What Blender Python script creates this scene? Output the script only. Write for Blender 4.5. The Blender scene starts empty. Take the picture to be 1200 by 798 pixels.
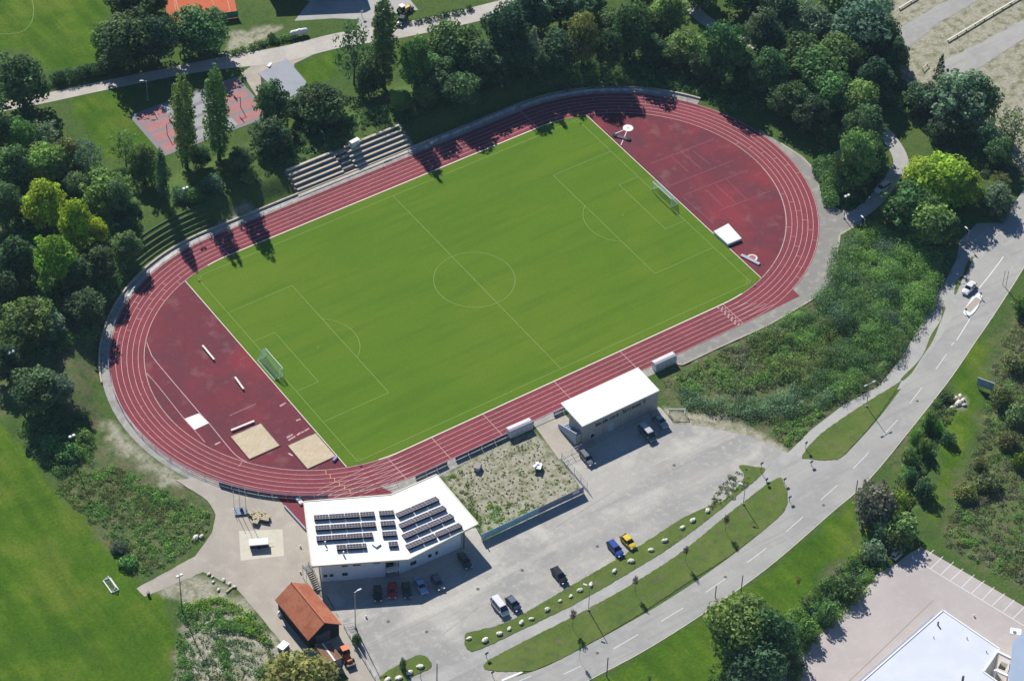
import bpy, bmesh, math, random
import numpy as np
from mathutils import Vector, Matrix
from mathutils.geometry import tessellate_polygon
rnd = random.Random(7); rng = np.random.default_rng(7)
S = bpy.context.scene; C = S.collection
# ------------------------------------------------------------------ camera (solved from the pitch markings)
CX, CY, CZ = -273.72953786, -400.96633841, 441.46172206
YAW, PIT, ROL = map(math.radians, (54.63150842, 43.44834451, 1.94152539)); F = 3434.10787106
fw = Vector((math.cos(YAW)*math.cos(PIT), math.sin(YAW)*math.cos(PIT), -math.sin(PIT)))
rt = fw.cross(Vector((0, 0, 1))).normalized(); up = rt.cross(fw)
R_ = rt*math.cos(ROL)+up*math.sin(ROL); U_ = -rt*math.sin(ROL)+up*math.cos(ROL)
cam = bpy.data.objects.new('camera', bpy.data.cameras.new('camera')); C.objects.link(cam); S.camera = cam
cam.matrix_world = Matrix(((R_.x, U_.x, -fw.x, CX), (R_.y, U_.y, -fw.y, CY), (R_.z, U_.z, -fw.z, CZ), (0, 0, 0, 1)))
cam.data.sensor_width = 36; cam.data.sensor_fit = 'HORIZONTAL'; cam.data.lens = F/1200*36; cam.data.clip_start = 1; cam.data.clip_end = 9000
# ------------------------------------------------------------------ terrain height
def sst(a, b, x):
    t = np.clip((x-a)/(b-a), 0, 1); return t*t*(3-2*t)
HS, RI = 42.2, 36.6      # half straight, inner radius of the track
CREEK_PX = [(1112, 466), (1098, 498), (1087, 520), (1079, 548), (1070, 575), (1058, 600), (1040, 630), (1020, 655), (996, 676), (966, 703), (935, 735), (905, 770), (880, 800)]
CREEK = None
def hgt(x, y):
    x = np.asarray(x, float); y = np.asarray(y, float)
    dx = np.maximum(np.abs(x)-HS, 0); d = np.hypot(dx, y)-RI-7.4
    up_ = sst(2.2, 8.5, d)*(1-sst(14, 25, d))
    m = sst(2, 16, y)*(1-sst(62, 78, x))
    h = 2.6*up_*m
    if CREEK is not None:
        dd = np.full(x.shape, 1e9)
        for (ax, ay), (bx, by) in zip(CREEK[:-1], CREEK[1:]):
            L2 = (bx-ax)**2+(by-ay)**2; t = np.clip(((x-ax)*(bx-ax)+(y-ay)*(by-ay))/L2, 0, 1)
            dd = np.minimum(dd, np.hypot(x-ax-t*(bx-ax), y-ay-t*(by-ay)))
        h = h-0.9*(1-sst(.7, 2.6, dd))
    return h
def P(u, v, z=None):
    """world point of a photo position on the terrain (or on height z)"""
    d = fw+R_*((u-600)/F)-U_*((v-399)/F)
    def hit(zz):
        t = (zz-CZ)/d.z; return CX+d.x*t, CY+d.y*t
    if z is not None:
        x, y = hit(z); return Vector((x, y, z))
    z = 0.0
    for _ in range(5):
        x, y = hit(z); z = float(hgt(x, y))
    return Vector((x, y, z))
CREEK = [tuple(P(u, v, 0)[:2]) for u, v in CREEK_PX]
def pscale(p):
    return F/((p-Vector((CX, CY, CZ))).dot(fw))
# ------------------------------------------------------------------ helpers
def tag(o, label=None, cat=None, group=None, kind=None):
    if label: o['label'] = label
    if cat: o['category'] = cat
    if group: o['group'] = group
    if kind: o['kind'] = kind
    return o
def empty(name, loc=(0, 0, 0), rz=0, label=None, cat=None, group=None):
    o = bpy.data.objects.new(name, None); C.objects.link(o); o.location = loc; o.rotation_euler.z = rz
    o.empty_display_size = .3
    return tag(o, label, cat, group)
def np_mesh(name, V, Q, cols=None, smooth=False):
    me = bpy.data.meshes.new(name); V = np.asarray(V, np.float32); Q = np.asarray(Q, np.int32); k = Q.shape[1]
    me.vertices.add(len(V)); me.vertices.foreach_set('co', V.ravel())
    me.loops.add(Q.size); me.loops.foreach_set('vertex_index', Q.ravel())
    me.polygons.add(len(Q)); me.polygons.foreach_set('loop_start', np.arange(0, Q.size, k, dtype=np.int32))
    me.polygons.foreach_set('use_smooth', np.full(len(Q), smooth))
    if cols is not None:
        a = me.color_attributes.new('tint', 'FLOAT_COLOR', 'POINT'); c = np.ones((len(V), 4), np.float32); c[:, :cols.shape[1]] = cols
        a.data.foreach_set('color', c.ravel())
    me.update(calc_edges=True); return me
class MB:
    def __init__(s): s.v = []; s.f = []; s.m = []; s.mi = 0
    def quadset(s, vs, fs):
        n = len(s.v); s.v += [tuple(p) for p in vs]; s.f += [tuple(n+i for i in f) for f in fs]; s.m += [s.mi]*len(fs); return s
    def box(s, c, size, rz=0, top=None, taper=1.0):
        cx, cy, cz = c; a, b, h = size[0]/2, size[1]/2, size[2]/2; co, si = math.cos(rz), math.sin(rz); vs = []
        for dz, k in ((-h, 1), (h, taper)):
            for x, y in ((-a, -b), (a, -b), (a, b), (-a, b)):
                x *= k; y *= k; vs.append((cx+x*co-y*si, cy+x*si+y*co, cz+dz))
        return s.quadset(vs, [(3, 2, 1, 0), (4, 5, 6, 7), (0, 1, 5, 4), (1, 2, 6, 5), (2, 3, 7, 6), (3, 0, 4, 7)])
    def prism(s, poly, z0, z1, topz=None):
        poly = [tuple(p[:2]) for p in poly]
        if sum(poly[i-1][0]*poly[i][1]-poly[i][0]*poly[i-1][1] for i in range(len(poly))) < 0: poly = poly[::-1]
        n = len(poly); tz = (lambda p: z1) if topz is None else topz
        vs = [(p[0], p[1], z0) for p in poly]+[(p[0], p[1], tz(p)) for p in poly]
        fs = [(i, (i+1) % n, n+(i+1) % n, n+i) for i in range(n)]
        for t in tessellate_polygon([[Vector((p[0], p[1], 0)) for p in poly]]):
            a, b, c = t; A, B, D = poly[a], poly[b], poly[c]
            if (B[0]-A[0])*(D[1]-A[1])-(B[1]-A[1])*(D[0]-A[0]) < 0: b, c = c, b
            fs += [(n+a, n+b, n+c), (a, c, b)]
        return s.quadset(vs, fs)
    def tube(s, p0, p1, r0, r1=None, n=8, cap=True):
        p0, p1 = Vector(p0), Vector(p1); r1 = r0 if r1 is None else r1; d = (p1-p0).normalized()
        a = d.orthogonal().normalized(); b = d.cross(a); vs = []
        for p, r in ((p0, r0), (p1, r1)):
            for i in range(n):
                t = 2*math.pi*i/n; vs.append(p+(a*math.cos(t)+b*math.sin(t))*r)
        fs = [(i, (i+1) % n, n+(i+1) % n, n+i) for i in range(n)]
        if cap: fs += [tuple(range(n))[::-1], tuple(range(n, 2*n))]
        return s.quadset(vs, fs)
    def ball(s, c, r, n=8, jit=0, flat=1):
        vs = []; fs = []; m = n//2
        for j in range(m+1):
            for i in range(n):
                t = math.pi*j/m; q = 2*math.pi*i/n; k = r*(1+rnd.uniform(-jit, jit))
                vs.append((c[0]+k*math.sin(t)*math.cos(q), c[1]+k*math.sin(t)*math.sin(q), c[2]+k*flat*math.cos(t)))
        for j in range(m):
            for i in range(n): fs.append((j*n+i, (j+1)*n+i, (j+1)*n+(i+1) % n, j*n+(i+1) % n))
        return s.quadset(vs, fs)
    def quad(s, a, b, c, d): return s.quadset([a, b, c, d], [(0, 1, 2, 3)])
    def strip(s, pts, w, z):
        """flat painted line along points, drawn at z"""
        for a, b in zip(pts[:-1], pts[1:]):
            a = Vector((a[0], a[1], 0)); b = Vector((b[0], b[1], 0)); d = b-a
            if d.length < 1e-6: continue
            n = Vector((-d.y, d.x, 0)).normalized()*w/2; q = [a-n, b-n, b+n, a+n]
            s.quadset([(p.x, p.y, z) for p in q], [(0, 1, 2, 3)])
        return s
    def build(s, name, mats, parent=None, smooth=False, bevel=0):
        me = bpy.data.meshes.new(name); me.from_pydata([tuple(map(float, p)) for p in s.v], [], s.f)
        for m in (mats if isinstance(mats, (list, tuple)) else [mats]): me.materials.append(m)
        me.polygons.foreach_set('material_index', s.m)
        if smooth: me.polygons.foreach_set('use_smooth', [True]*len(me.polygons))
        me.update(); o = bpy.data.objects.new(name, me); C.objects.link(o); o.parent = parent
        if bevel:
            bm = bmesh.new(); bm.from_mesh(me); bmesh.ops.remove_doubles(bm, verts=bm.verts, dist=1e-4)
            bmesh.ops.bevel(bm, geom=[e for e in bm.edges if len(e.link_faces) == 2 and e.calc_face_angle(0) > .5], offset=bevel, segments=2, affect='EDGES', clamp_overlap=True)
            bm.to_mesh(me); bm.free()
        return o
def copy_tree(o, parent=None):
    c = o.copy(); C.objects.link(c); c.parent = parent
    for ch in [q for q in C.objects if q.parent == o]: copy_tree(ch, c)
    return c
# ------------------------------------------------------------------ materials
def mat(name, col, rough=.85, spec=.3, noise=(), bump=0, bscale=8, metal=0, attr=False, objcol=False, emit=None, mul=None):
    """noise: list of (scale, colour, amount, lo, hi[, stretch]) patches laid over the base colour in object/world space"""
    if mul:
        col = tuple(a*b for a, b in zip(col, mul)); noise = [(n[0], tuple(a*b for a, b in zip(n[1], mul)) if isinstance(n[1], tuple) else n[1], *n[2:]) for n in noise]
    m = bpy.data.materials.new(name); m.use_nodes = True; N = m.node_tree.nodes; L = m.node_tree.links; b = N['Principled BSDF']
    b.inputs['Roughness'].default_value = rough; b.inputs['Specular IOR Level'].default_value = spec; b.inputs['Metallic'].default_value = metal
    geo = N.new('ShaderNodeNewGeometry'); cur = None
    if objcol:
        oi = N.new('ShaderNodeObjectInfo'); cur = oi.outputs['Color']
    def rgb(c):
        n = N.new('ShaderNodeRGB'); n.outputs[0].default_value = (*c, 1); return n.outputs[0]
    if cur is None: cur = rgb(col)
    for nz in noise:
        sc, c2, amt, lo, hi = nz[:5]; src = geo.outputs['Position']
        if len(nz) > 5:
            mp = N.new('ShaderNodeMapping'); L.new(src, mp.inputs[0]); mp.inputs['Rotation'].default_value = (0, 0, nz[5][0]); mp.inputs['Scale'].default_value = nz[5][1]; src = mp.outputs[0]
        t = N.new('ShaderNodeTexNoise'); t.inputs['Scale'].default_value = sc; t.inputs['Detail'].default_value = 5; t.inputs['Roughness'].default_value = .6; L.new(src, t.inputs['Vector'])
        r = N.new('ShaderNodeMapRange'); r.inputs['From Min'].default_value = lo; r.inputs['From Max'].default_value = hi; r.inputs['To Max'].default_value = amt; L.new(t.outputs['Fac'], r.inputs['Value'])
        mx = N.new('ShaderNodeMix'); mx.data_type = 'RGBA'; L.new(r.outputs[0], mx.inputs[0]); L.new(cur, mx.inputs[6])
        if isinstance(c2, (int, float)):
            mx.blend_type = 'MULTIPLY'; mx.inputs[7].default_value = (c2, c2, c2, 1)
        else: mx.inputs[7].default_value = (*c2, 1)
        cur = mx.outputs[2]
    if attr:
        a = N.new('ShaderNodeAttribute'); a.attribute_name = 'tint'; mx = N.new('ShaderNodeMix'); mx.data_type = 'RGBA'; mx.blend_type = 'MULTIPLY'; mx.inputs[0].default_value = 1
        L.new(cur, mx.inputs[6]); L.new(a.outputs['Color'], mx.inputs[7]); cur = mx.outputs[2]
    L.new(cur, b.inputs['Base Color'])
    if bump:
        t = N.new('ShaderNodeTexNoise'); t.inputs['Scale'].default_value = bscale; t.inputs['Detail'].default_value = 6; L.new(geo.outputs['Position'], t.inputs['Vector'])
        bp = N.new('ShaderNodeBump'); bp.inputs['Distance'].default_value = bump; L.new(t.outputs['Fac'], bp.inputs['Height']); L.new(bp.outputs[0], b.inputs['Normal'])
    return m
def foliage(name):
    m = mat(name, (.04, .08, .02), .75, .25, noise=[(.5, .6, .8, .45, .7), (2.2, 1.5, .6, .5, .75)], attr=True, objcol=True)
    N = m.node_tree.nodes; L = m.node_tree.links; b = N['Principled BSDF']; out = N['Material Output']
    tr = N.new('ShaderNodeBsdfTranslucent'); mx = N.new('ShaderNodeMixShader'); mx.inputs[0].default_value = .33
    L.new(b.inputs['Base Color'].links[0].from_socket, tr.inputs[0]); L.new(b.outputs[0], mx.inputs[1]); L.new(tr.outputs[0], mx.inputs[2]); L.new(mx.outputs[0], out.inputs[0])
    return m
LEAF = foliage('foliage')
BARK = mat('bark', (.10, .075, .05), .9, .2, noise=[(3, .6, .7, .4, .6)])
TURF = mat('pitch_grass', (.125, .235, .020), .9, .15, noise=[(.035, (.105, .215, .018), .8, .42, .6), (.06, (.17, .25, .026), .55, .46, .64, (math.radians(-25), (.5, 1.6, 1))), (.018, (.17, .255, .03), .6, .5, .6), (.16, (.095, .20, .018), .4, .5, .68, (math.radians(35), (.25, 1.5, 1))), (.12, (.09, .195, .018), .55, .5, .62, (math.radians(-22), (.22, 2.2, 1))), (.9, (.16, .25, .03), .35, .5, .7), (2.2, (.09, .18, .02), .5, .5, .72), (7, .72, .5, .42, .62)], bump=.05, bscale=9, mul=(.83,.85,.42))
TRACK = mat('track_rubber', (.335, .052, .07), .9, .2, noise=[(.06, (.27, .048, .062), .8, .42, .6), (.5, (.39, .085, .095), .5, .5, .7), (5, .82, .5, .45, .6)], bump=.01, bscale=20, mul=(0.75, 0.95, 0.9))
APRON = mat('infield_rubber', (.165, .030, .045), .85, .25, noise=[(.045, (.25, .035, .048), .95, .48, .62), (.12, (.13, .035, .052), .8, .45, .62), (.5, (.22, .06, .07), .5, .55, .72), (.22, (.24, .11, .11), .6, .56, .68), (2.5, (.26, .14, .13), .5, .62, .74), (4, .8, .5, .45, .62)], bump=.01, bscale=20, mul=(0.95, 0.85, 0.85))
PAINT = mat('line_paint', (.62, .42, .40), .8, .2, noise=[(1.3, (.42, .2, .2), .7, .46, .66)])
FLINE = mat('chalk_line', (.24, .34, .12), .9, .1, noise=[(1.0, (.2, .3, .08), .8, .45, .65)])
PALELINE = mat('faded_line', (.34, .13, .14), .85, .2, noise=[(1.3, (.2, .05, .06), .7, .45, .65)])
YELLOW = mat('yellow_paint', (.62, .40, .12), .8, .2)
KERBW = mat('white_kerb', (.8, .74, .62), .8, .2, noise=[(1.5, .75, .5, .5, .7)])
ASPH = mat('lot_asphalt', (.36, .335, .30), .95, .2, noise=[(.035, (.275, .26, .245), .95, .42, .58), (.11, (.45, .42, .37), .8, .5, .64), (.05, (.26, .25, .24), .7, .5, .6, (math.radians(62), (.12, 1.5, 1))), (.09, (.44, .41, .36), .6, .54, .62, (math.radians(20), (.1, 1.8, 1))), (.7, (.47, .43, .37), .5, .52, .7), (1.3, (.24, .23, .22), .6, .6, .7), (4, .8, .5, .42, .62), (18, .8, .5, .4, .6)], bump=.01, bscale=25, mul=(1.34,1.37,1.36))
ROAD = mat('road_asphalt', (.39, .355, .31), .93, .25, noise=[(.09, (.33, .30, .27), .9, .42, .6), (.3, (.30, .275, .25), .6, .5, .62, (math.radians(45), (.08, 2.2, 1))), (1.6, (.30, .28, .26), .5, .62, .7), (.5, (.43, .40, .355), .5, .5, .7), (6, .88, .5, .45, .6)], bump=.006, bscale=30, mul=(1.05, 1.12, 1.17))
PATHM = mat('path_asphalt', (.38, .355, .315), .93, .2, noise=[(.12, (.31, .29, .265), .8, .42, .6), (.7, (.44, .41, .36), .5, .5, .7), (5, .85, .5, .45, .6)], mul=(1.15, 1.2, 1.25))
EASTP = mat('worn_path', (.28, .27, .245), .93, .2, noise=[(.12, (.26, .25, .225), .8, .42, .6), (.5, (.42, .40, .34), .6, .5, .66), (5, .85, .5, .45, .6)])
CONC = mat('concrete_ground', (.47, .43, .36), .95, .2, noise=[(.08, (.38, .35, .30), .8, .42, .6), (.35, (.54, .50, .42), .6, .5, .68), (2.5, (.36, .33, .28), .5, .52, .7), (9, .85, .5, .45, .6)], mul=(0.98, 0.95, 0.94))
YARD = mat('yard_concrete', (.48, .43, .355), .95, .2, noise=[(.07, (.42, .375, .31), .8, .4, .62), (.5, (.52, .47, .39), .6, .5, .7), (6, .9, .5, .45, .6)], mul=(1.04, 1.04, 1.18))
CPATH = mat('concrete_path', (.34, .32, .27), .95, .2, noise=[(.25, (.25, .235, .2), .8, .45, .6), (.8, (.46, .42, .35), .7, .5, .68), (5, .8, .5, .45, .6)], mul=(1.1, 1.12, 1.2))
WHITE = mat('white_paint', (.8, .8, .78), .6, .3, noise=[(.8, .93, .5, .45, .6)])
ROOFW = mat('white_roof', (.86, .86, .83), .55, .3, noise=[(.25, .95, .6, .45, .6), (3, .97, .5, .45, .6)])
ROOFC = mat('roof_membrane', (.62, .66, .72), .6, .3, noise=[(.15, (.7, .72, .76), .7, .45, .6), (1.2, .93, .5, .5, .7)])
PLASTER = mat('pale_render', (.62, .63, .64), .85, .2, noise=[(.8, .88, .5, .45, .65)])
GREYW = mat('grey_cladding', (.42, .40, .37), .8, .2, noise=[(.5, .85, .6, .45, .65)])
DARKT = mat('dark_timber', (.045, .045, .05), .8, .2, noise=[(1.5, 1.6, .5, .5, .7)])
GLASS = mat('dark_glass', (.015, .02, .028), .08, .6)
STEEL = mat('galvanised_steel', (.42, .44, .46), .45, .5, metal=.5)
DSTEEL = mat('dark_steel', (.07, .08, .09), .5, .4, metal=.3)
PANEL = mat('solar_panel', (.045, .035, .05), .25, .5, noise=[(2, (.08, .06, .075), .6, .45, .6)])
PFRAME = mat('panel_frame', (.26, .24, .25), .5, .4)
TILE = mat('orange_roof_tiles', (.52, .19, .10), .85, .2, noise=[(.35, (.42, .13, .07), .9, .42, .6), (1.3, (.24, .07, .04), .75, .55, .72, (math.radians(0), (3, .6, 1))), (6, .75, .5, .45, .6)], bump=.03, bscale=12)
RUST = mat('rusty_sheet', (.22, .115, .065), .8, .2, noise=[(.8, (.3, .17, .1), .8, .45, .6), (5, .7, .5, .45, .6)])
SAND = mat('sand', (.60, .50, .35), .95, .1, noise=[(.4, (.54, .44, .29), .7, .45, .6), (3, .88, .5, .45, .6)], bump=.05, bscale=3)
WOOD = mat('pale_timber', (.56, .47, .32), .85, .2, noise=[(2, .7, .6, .45, .65)])
BWOOD = mat('weathered_wood', (.17, .13, .085), .9, .2, noise=[(2, .7, .6, .45, .65)])
STONE = mat('pale_stone', (.76, .72, .58), .9, .2, noise=[(2.5, .7, .7, .48, .68)], bump=.05, bscale=4)
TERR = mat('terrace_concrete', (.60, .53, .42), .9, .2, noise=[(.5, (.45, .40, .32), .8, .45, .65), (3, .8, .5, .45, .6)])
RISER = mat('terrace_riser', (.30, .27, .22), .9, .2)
BOARD_SHADE = mat('board_back_shade', (.075, .10, .17), .5, .4, noise=[(.9, (.14, .17, .25), .8, .45, .6)])  # boards seen from behind: the shade on their backs is in this colour
BOARDW = mat('board_white', (.62, .64, .68), .5, .4, noise=[(.8, (.2, .3, .5), .7, .52, .6), (1.7, (.5, .5, .5), .5, .5, .6)])
TURQ = mat('banner_turquoise', (.30, .50, .62), .6, .3, noise=[(.5, (.42, .60, .70), .7, .45, .6), (1.6, (.7, .75, .78), .6, .56, .62)])
NET = mat('goal_net', (.25, .42, .36), .8, .2)
DIRT = mat('soil', (.27, .22, .16), .95, .1)
RUBR = mat('tyre_rubber', (.02, .02, .02), .8, .2)
HEAD = mat('headlight_glass', (.7, .72, .75), .2, .6)
TAIL = mat('tail_light', (.45, .02, .02), .3, .5)
WATER = mat('creek_water', (.012, .018, .014), .12, .5)
ORANGE = mat('orange_paint', (.75, .16, .03), .5, .4)
CLAY = mat('red_clay', (.55, .15, .075), .95, .1, noise=[(.3, (.48, .13, .06), .6, .45, .6)])
GREENS = mat('green_screen', (.06, .28, .2), .7, .2)
SLATE = mat('grey_sheet_roof', (.25, .27, .31), .6, .3, noise=[(.4, .85, .6, .45, .6)])
SEATB = mat('blue_seat', (.10, .28, .55), .4, .4)
LETTER = mat('letter_black', (.05, .05, .065), .6, .3)
def paint(name, c): return mat(name, c, .28, .6)
# ------------------------------------------------------------------ polygons, zones
def pip(px, py, X, Y):
    ins = np.zeros(X.shape, bool); n = len(px); j = n-1
    for i in range(n):
        c = ((py[i] > Y) != (py[j] > Y)) & (X < (px[j]-px[i])*(Y-py[i])/(py[j]-py[i]+1e-12)+px[i]); ins ^= c; j = i
    return ins
def sdist(poly, X, Y):
    d = np.full(X.shape, 1e9); n = len(poly)
    for i in range(n):
        (ax, ay), (bx, by) = poly[i-1], poly[i]; L2 = (bx-ax)**2+(by-ay)**2+1e-9
        t = np.clip(((X-ax)*(bx-ax)+(Y-ay)*(by-ay))/L2, 0, 1); d = np.minimum(d, np.hypot(X-ax-t*(bx-ax), Y-ay-t*(by-ay)))
    return np.where(pip([p[0] for p in poly], [p[1] for p in poly], X, Y), -d, d)
def W(pts): return [tuple(P(u, v)[:2]) for u, v in pts]
def smoothpoly(pts, n=5, closed=True):
    out = []; m = len(pts)
    for i in range(m if closed else m-1):
        p0, p1, p2, p3 = (np.array(pts[k % m] if closed else pts[min(max(k, 0), m-1)]) for k in (i-1, i, i+1, i+2))
        for t in np.arange(n)/n:
            out.append(tuple(.5*((2*p1)+(-p0+p2)*t+(2*p0-5*p1+4*p2-p3)*t*t+(-p0+3*p1-3*p2+p3)*t**3)))
    if not closed: out.append(tuple(pts[-1]))
    return out
def rough_edge(poly, step=.6, amp=.25):
    out = []
    for i in range(len(poly)):
        a, b = Vector(poly[i-1]), Vector(poly[i]); n = max(1, int((b-a).length/step))
        for k in range(n):
            q = a.lerp(b, k/n); out.append((q.x+rnd.uniform(-amp, amp), q.y+rnd.uniform(-amp, amp)))
    return out
def sheet(name, poly, z, m, kind='structure', thick=None, parent=None):
    mb = MB()
    if thick: mb.prism(poly, z-thick, z)
    else:
        pv = [Vector((p[0], p[1], 0)) for p in poly]; vs = [(p[0], p[1], z) for p in poly]; fs = []
        for a, b, c in tessellate_polygon([pv]):
            A, B, D = pv[a], pv[b], pv[c]
            fs.append((a, b, c) if (B.x-A.x)*(D.y-A.y)-(B.y-A.y)*(D.x-A.x) > 0 else (a, c, b))
        mb.quadset(vs, fs)
    o = mb.build(name, m, parent)
    if kind and parent is None: o['kind'] = kind
    return o
def band(center, w, zoff=.03):
    """ribbon polygon along a centre line"""
    L, Rr = [], []
    for i, p in enumerate(center):
        a = Vector(center[max(i-1, 0)]); b = Vector(center[min(i+1, len(center)-1)]); d = (b-a).normalized(); n = Vector((-d.y, d.x))
        ww = w(i/(len(center)-1)) if callable(w) else w
        L.append((p[0]+n.x*ww/2, p[1]+n.y*ww/2)); Rr.append((p[0]-n.x*ww/2, p[1]-n.y*ww/2))
    return L, Rr
def ribbon(name, center, w, z, m, drape=False, kind='structure', parent=None):
    L, Rr = band(center, w); mb = MB()
    g = (lambda p: (p[0], p[1], z+float(hgt(p[0], p[1])))) if drape else (lambda p: (p[0], p[1], z))
    for i in range(len(L)-1): mb.quad(g(Rr[i]), g(Rr[i+1]), g(L[i+1]), g(L[i]))
    o = mb.build(name, m, parent)
    if kind and parent is None: o['kind'] = kind
    return o
# zones painted as material masks on the terrain: R rough weeds, G dry soil / gravel, B lush mown
ZR = [  # (polygon px, softness)
    ([(60, 560), (120, 520), (180, 540), (255, 590), (248, 620), (175, 680), (110, 620)], 3),
    ([(770, 440), (860, 390), (960, 345), (985, 280), (1060, 280), (1110, 310), (1060, 430), (960, 520), (905, 522), (850, 490), (785, 490)], 2),
    ([(1170, 400), (1230, 320), (1330, 420), (1330, 720), (1200, 690), (1100, 632), (1125, 570), (1150, 490)], 5),
    ([(215, 690), (275, 690), (335, 760), (400, 830), (190, 860), (205, 760)], 2),
    ([(120, 370), (60, 300), (0, 220), (0, 480), (110, 500)], 4), ([(1090, 450), (1050, 560), (900, 790), (860, 790), (1000, 640), (1060, 500)], 3),
]
ZG = [
    ([(560, 605), (515, 555), (625, 505), (690, 575), (640, 600), (565, 632)], 1.2),
    ([(1035, -60), (1045, 20), (1060, 90), (1110, 115), (1165, 175), (1215, 215), (1400, 200), (1400, -60)], 2),
    ([(780, 480), (850, 488), (905, 515), (925, 532), (900, 530), (800, 510)], 1.5),
    ([(215, 705), (290, 700), (330, 760), (345, 800), (205, 860)], 3),
    ([(130, 500), (165, 520), (225, 565), (190, 570), (135, 520)], 3), ([(185, 690), (235, 672), (275, 690), (235, 720), (205, 700)], 2),
    ([(870, 560), (905, 545), (850, 600), (820, 605)], 1.5), ([(1112, 462), (1135, 465), (1130, 480), (1110, 480)], 1.5),
    ([(270, 40), (330, 30), (300, 62), (262, 68)], 2),
    ([(205, 300), (290, 245), (300, 240), (170, 315)], 3),
]
ZB = [
    ([(-40, 440), (0, 492), (55, 565), (110, 615), (160, 682), (190, 700), (208, 745), (212, 900), (-300, 900), (-200, 440)], 1.0),
    ([(-60, -60), (130, -60), (125, 70), (60, 92), (30, 60), (-60, 60)], 3),
    ([(700, 800), (860, 700), (1000, 590), (1030, 625), (950, 720), (850, 830)], 2), ([(340, 75), (400, 60), (395, 90), (360, 110)], 2),
    ([(80, 115), (150, 100), (160, 150), (200, 190), (120, 185)], 2), ([(1100, 520), (1130, 400), (1160, 400), (1150, 500), (1100, 600), (1070, 650), (1090, 650)], 3),
]
def noise2(X, Y, s, seed):
    r = np.random.default_rng(seed); G = r.random((64, 64)); x = X/s; y = Y/s; xi = np.floor(x).astype(int); yi = np.floor(y).astype(int); fx = x-xi; fy = y-yi
    fx = fx*fx*(3-2*fx); fy = fy*fy*(3-2*fy); g = lambda a, b: G[a % 64, b % 64]
    return (g(xi, yi)*(1-fx)+g(xi+1, yi)*fx)*(1-fy)+(g(xi, yi+1)*(1-fx)+g(xi+1, yi+1)*fx)*fy
def axis(lo, hi, st):
    core = np.arange(lo, hi+st, st); ext = []; d = st
    x = 0
    while x < 3500: d *= 1.35; x += d; ext.append(x)
    ext = np.array(ext); return np.concatenate([lo-ext[::-1], core, core[-1]+ext])
gx = axis(-165, 215, .8); gy = axis(-190, 175, .8); X, Y = np.meshgrid(gx, gy); nx, ny = len(gx), len(gy)
Z = hgt(X, Y); nn = noise2(X, Y, 4, 1)+.6*noise2(X, Y, 1.6, 2)-.8
zc = np.zeros((ny, nx, 3))
for k, zs in enumerate((ZR, ZG, ZB)):
    for pts, soft in zs:
        w = W(pts); d = sdist(w, X, Y)+nn*soft*1.1; zc[..., k] = np.maximum(zc[..., k], 1-sst(-soft*.5, soft*.5, d))
Z = Z-zc[..., 0]*.25*(1-noise2(X, Y, 2.2, 5))*(Z > -.05)
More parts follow.
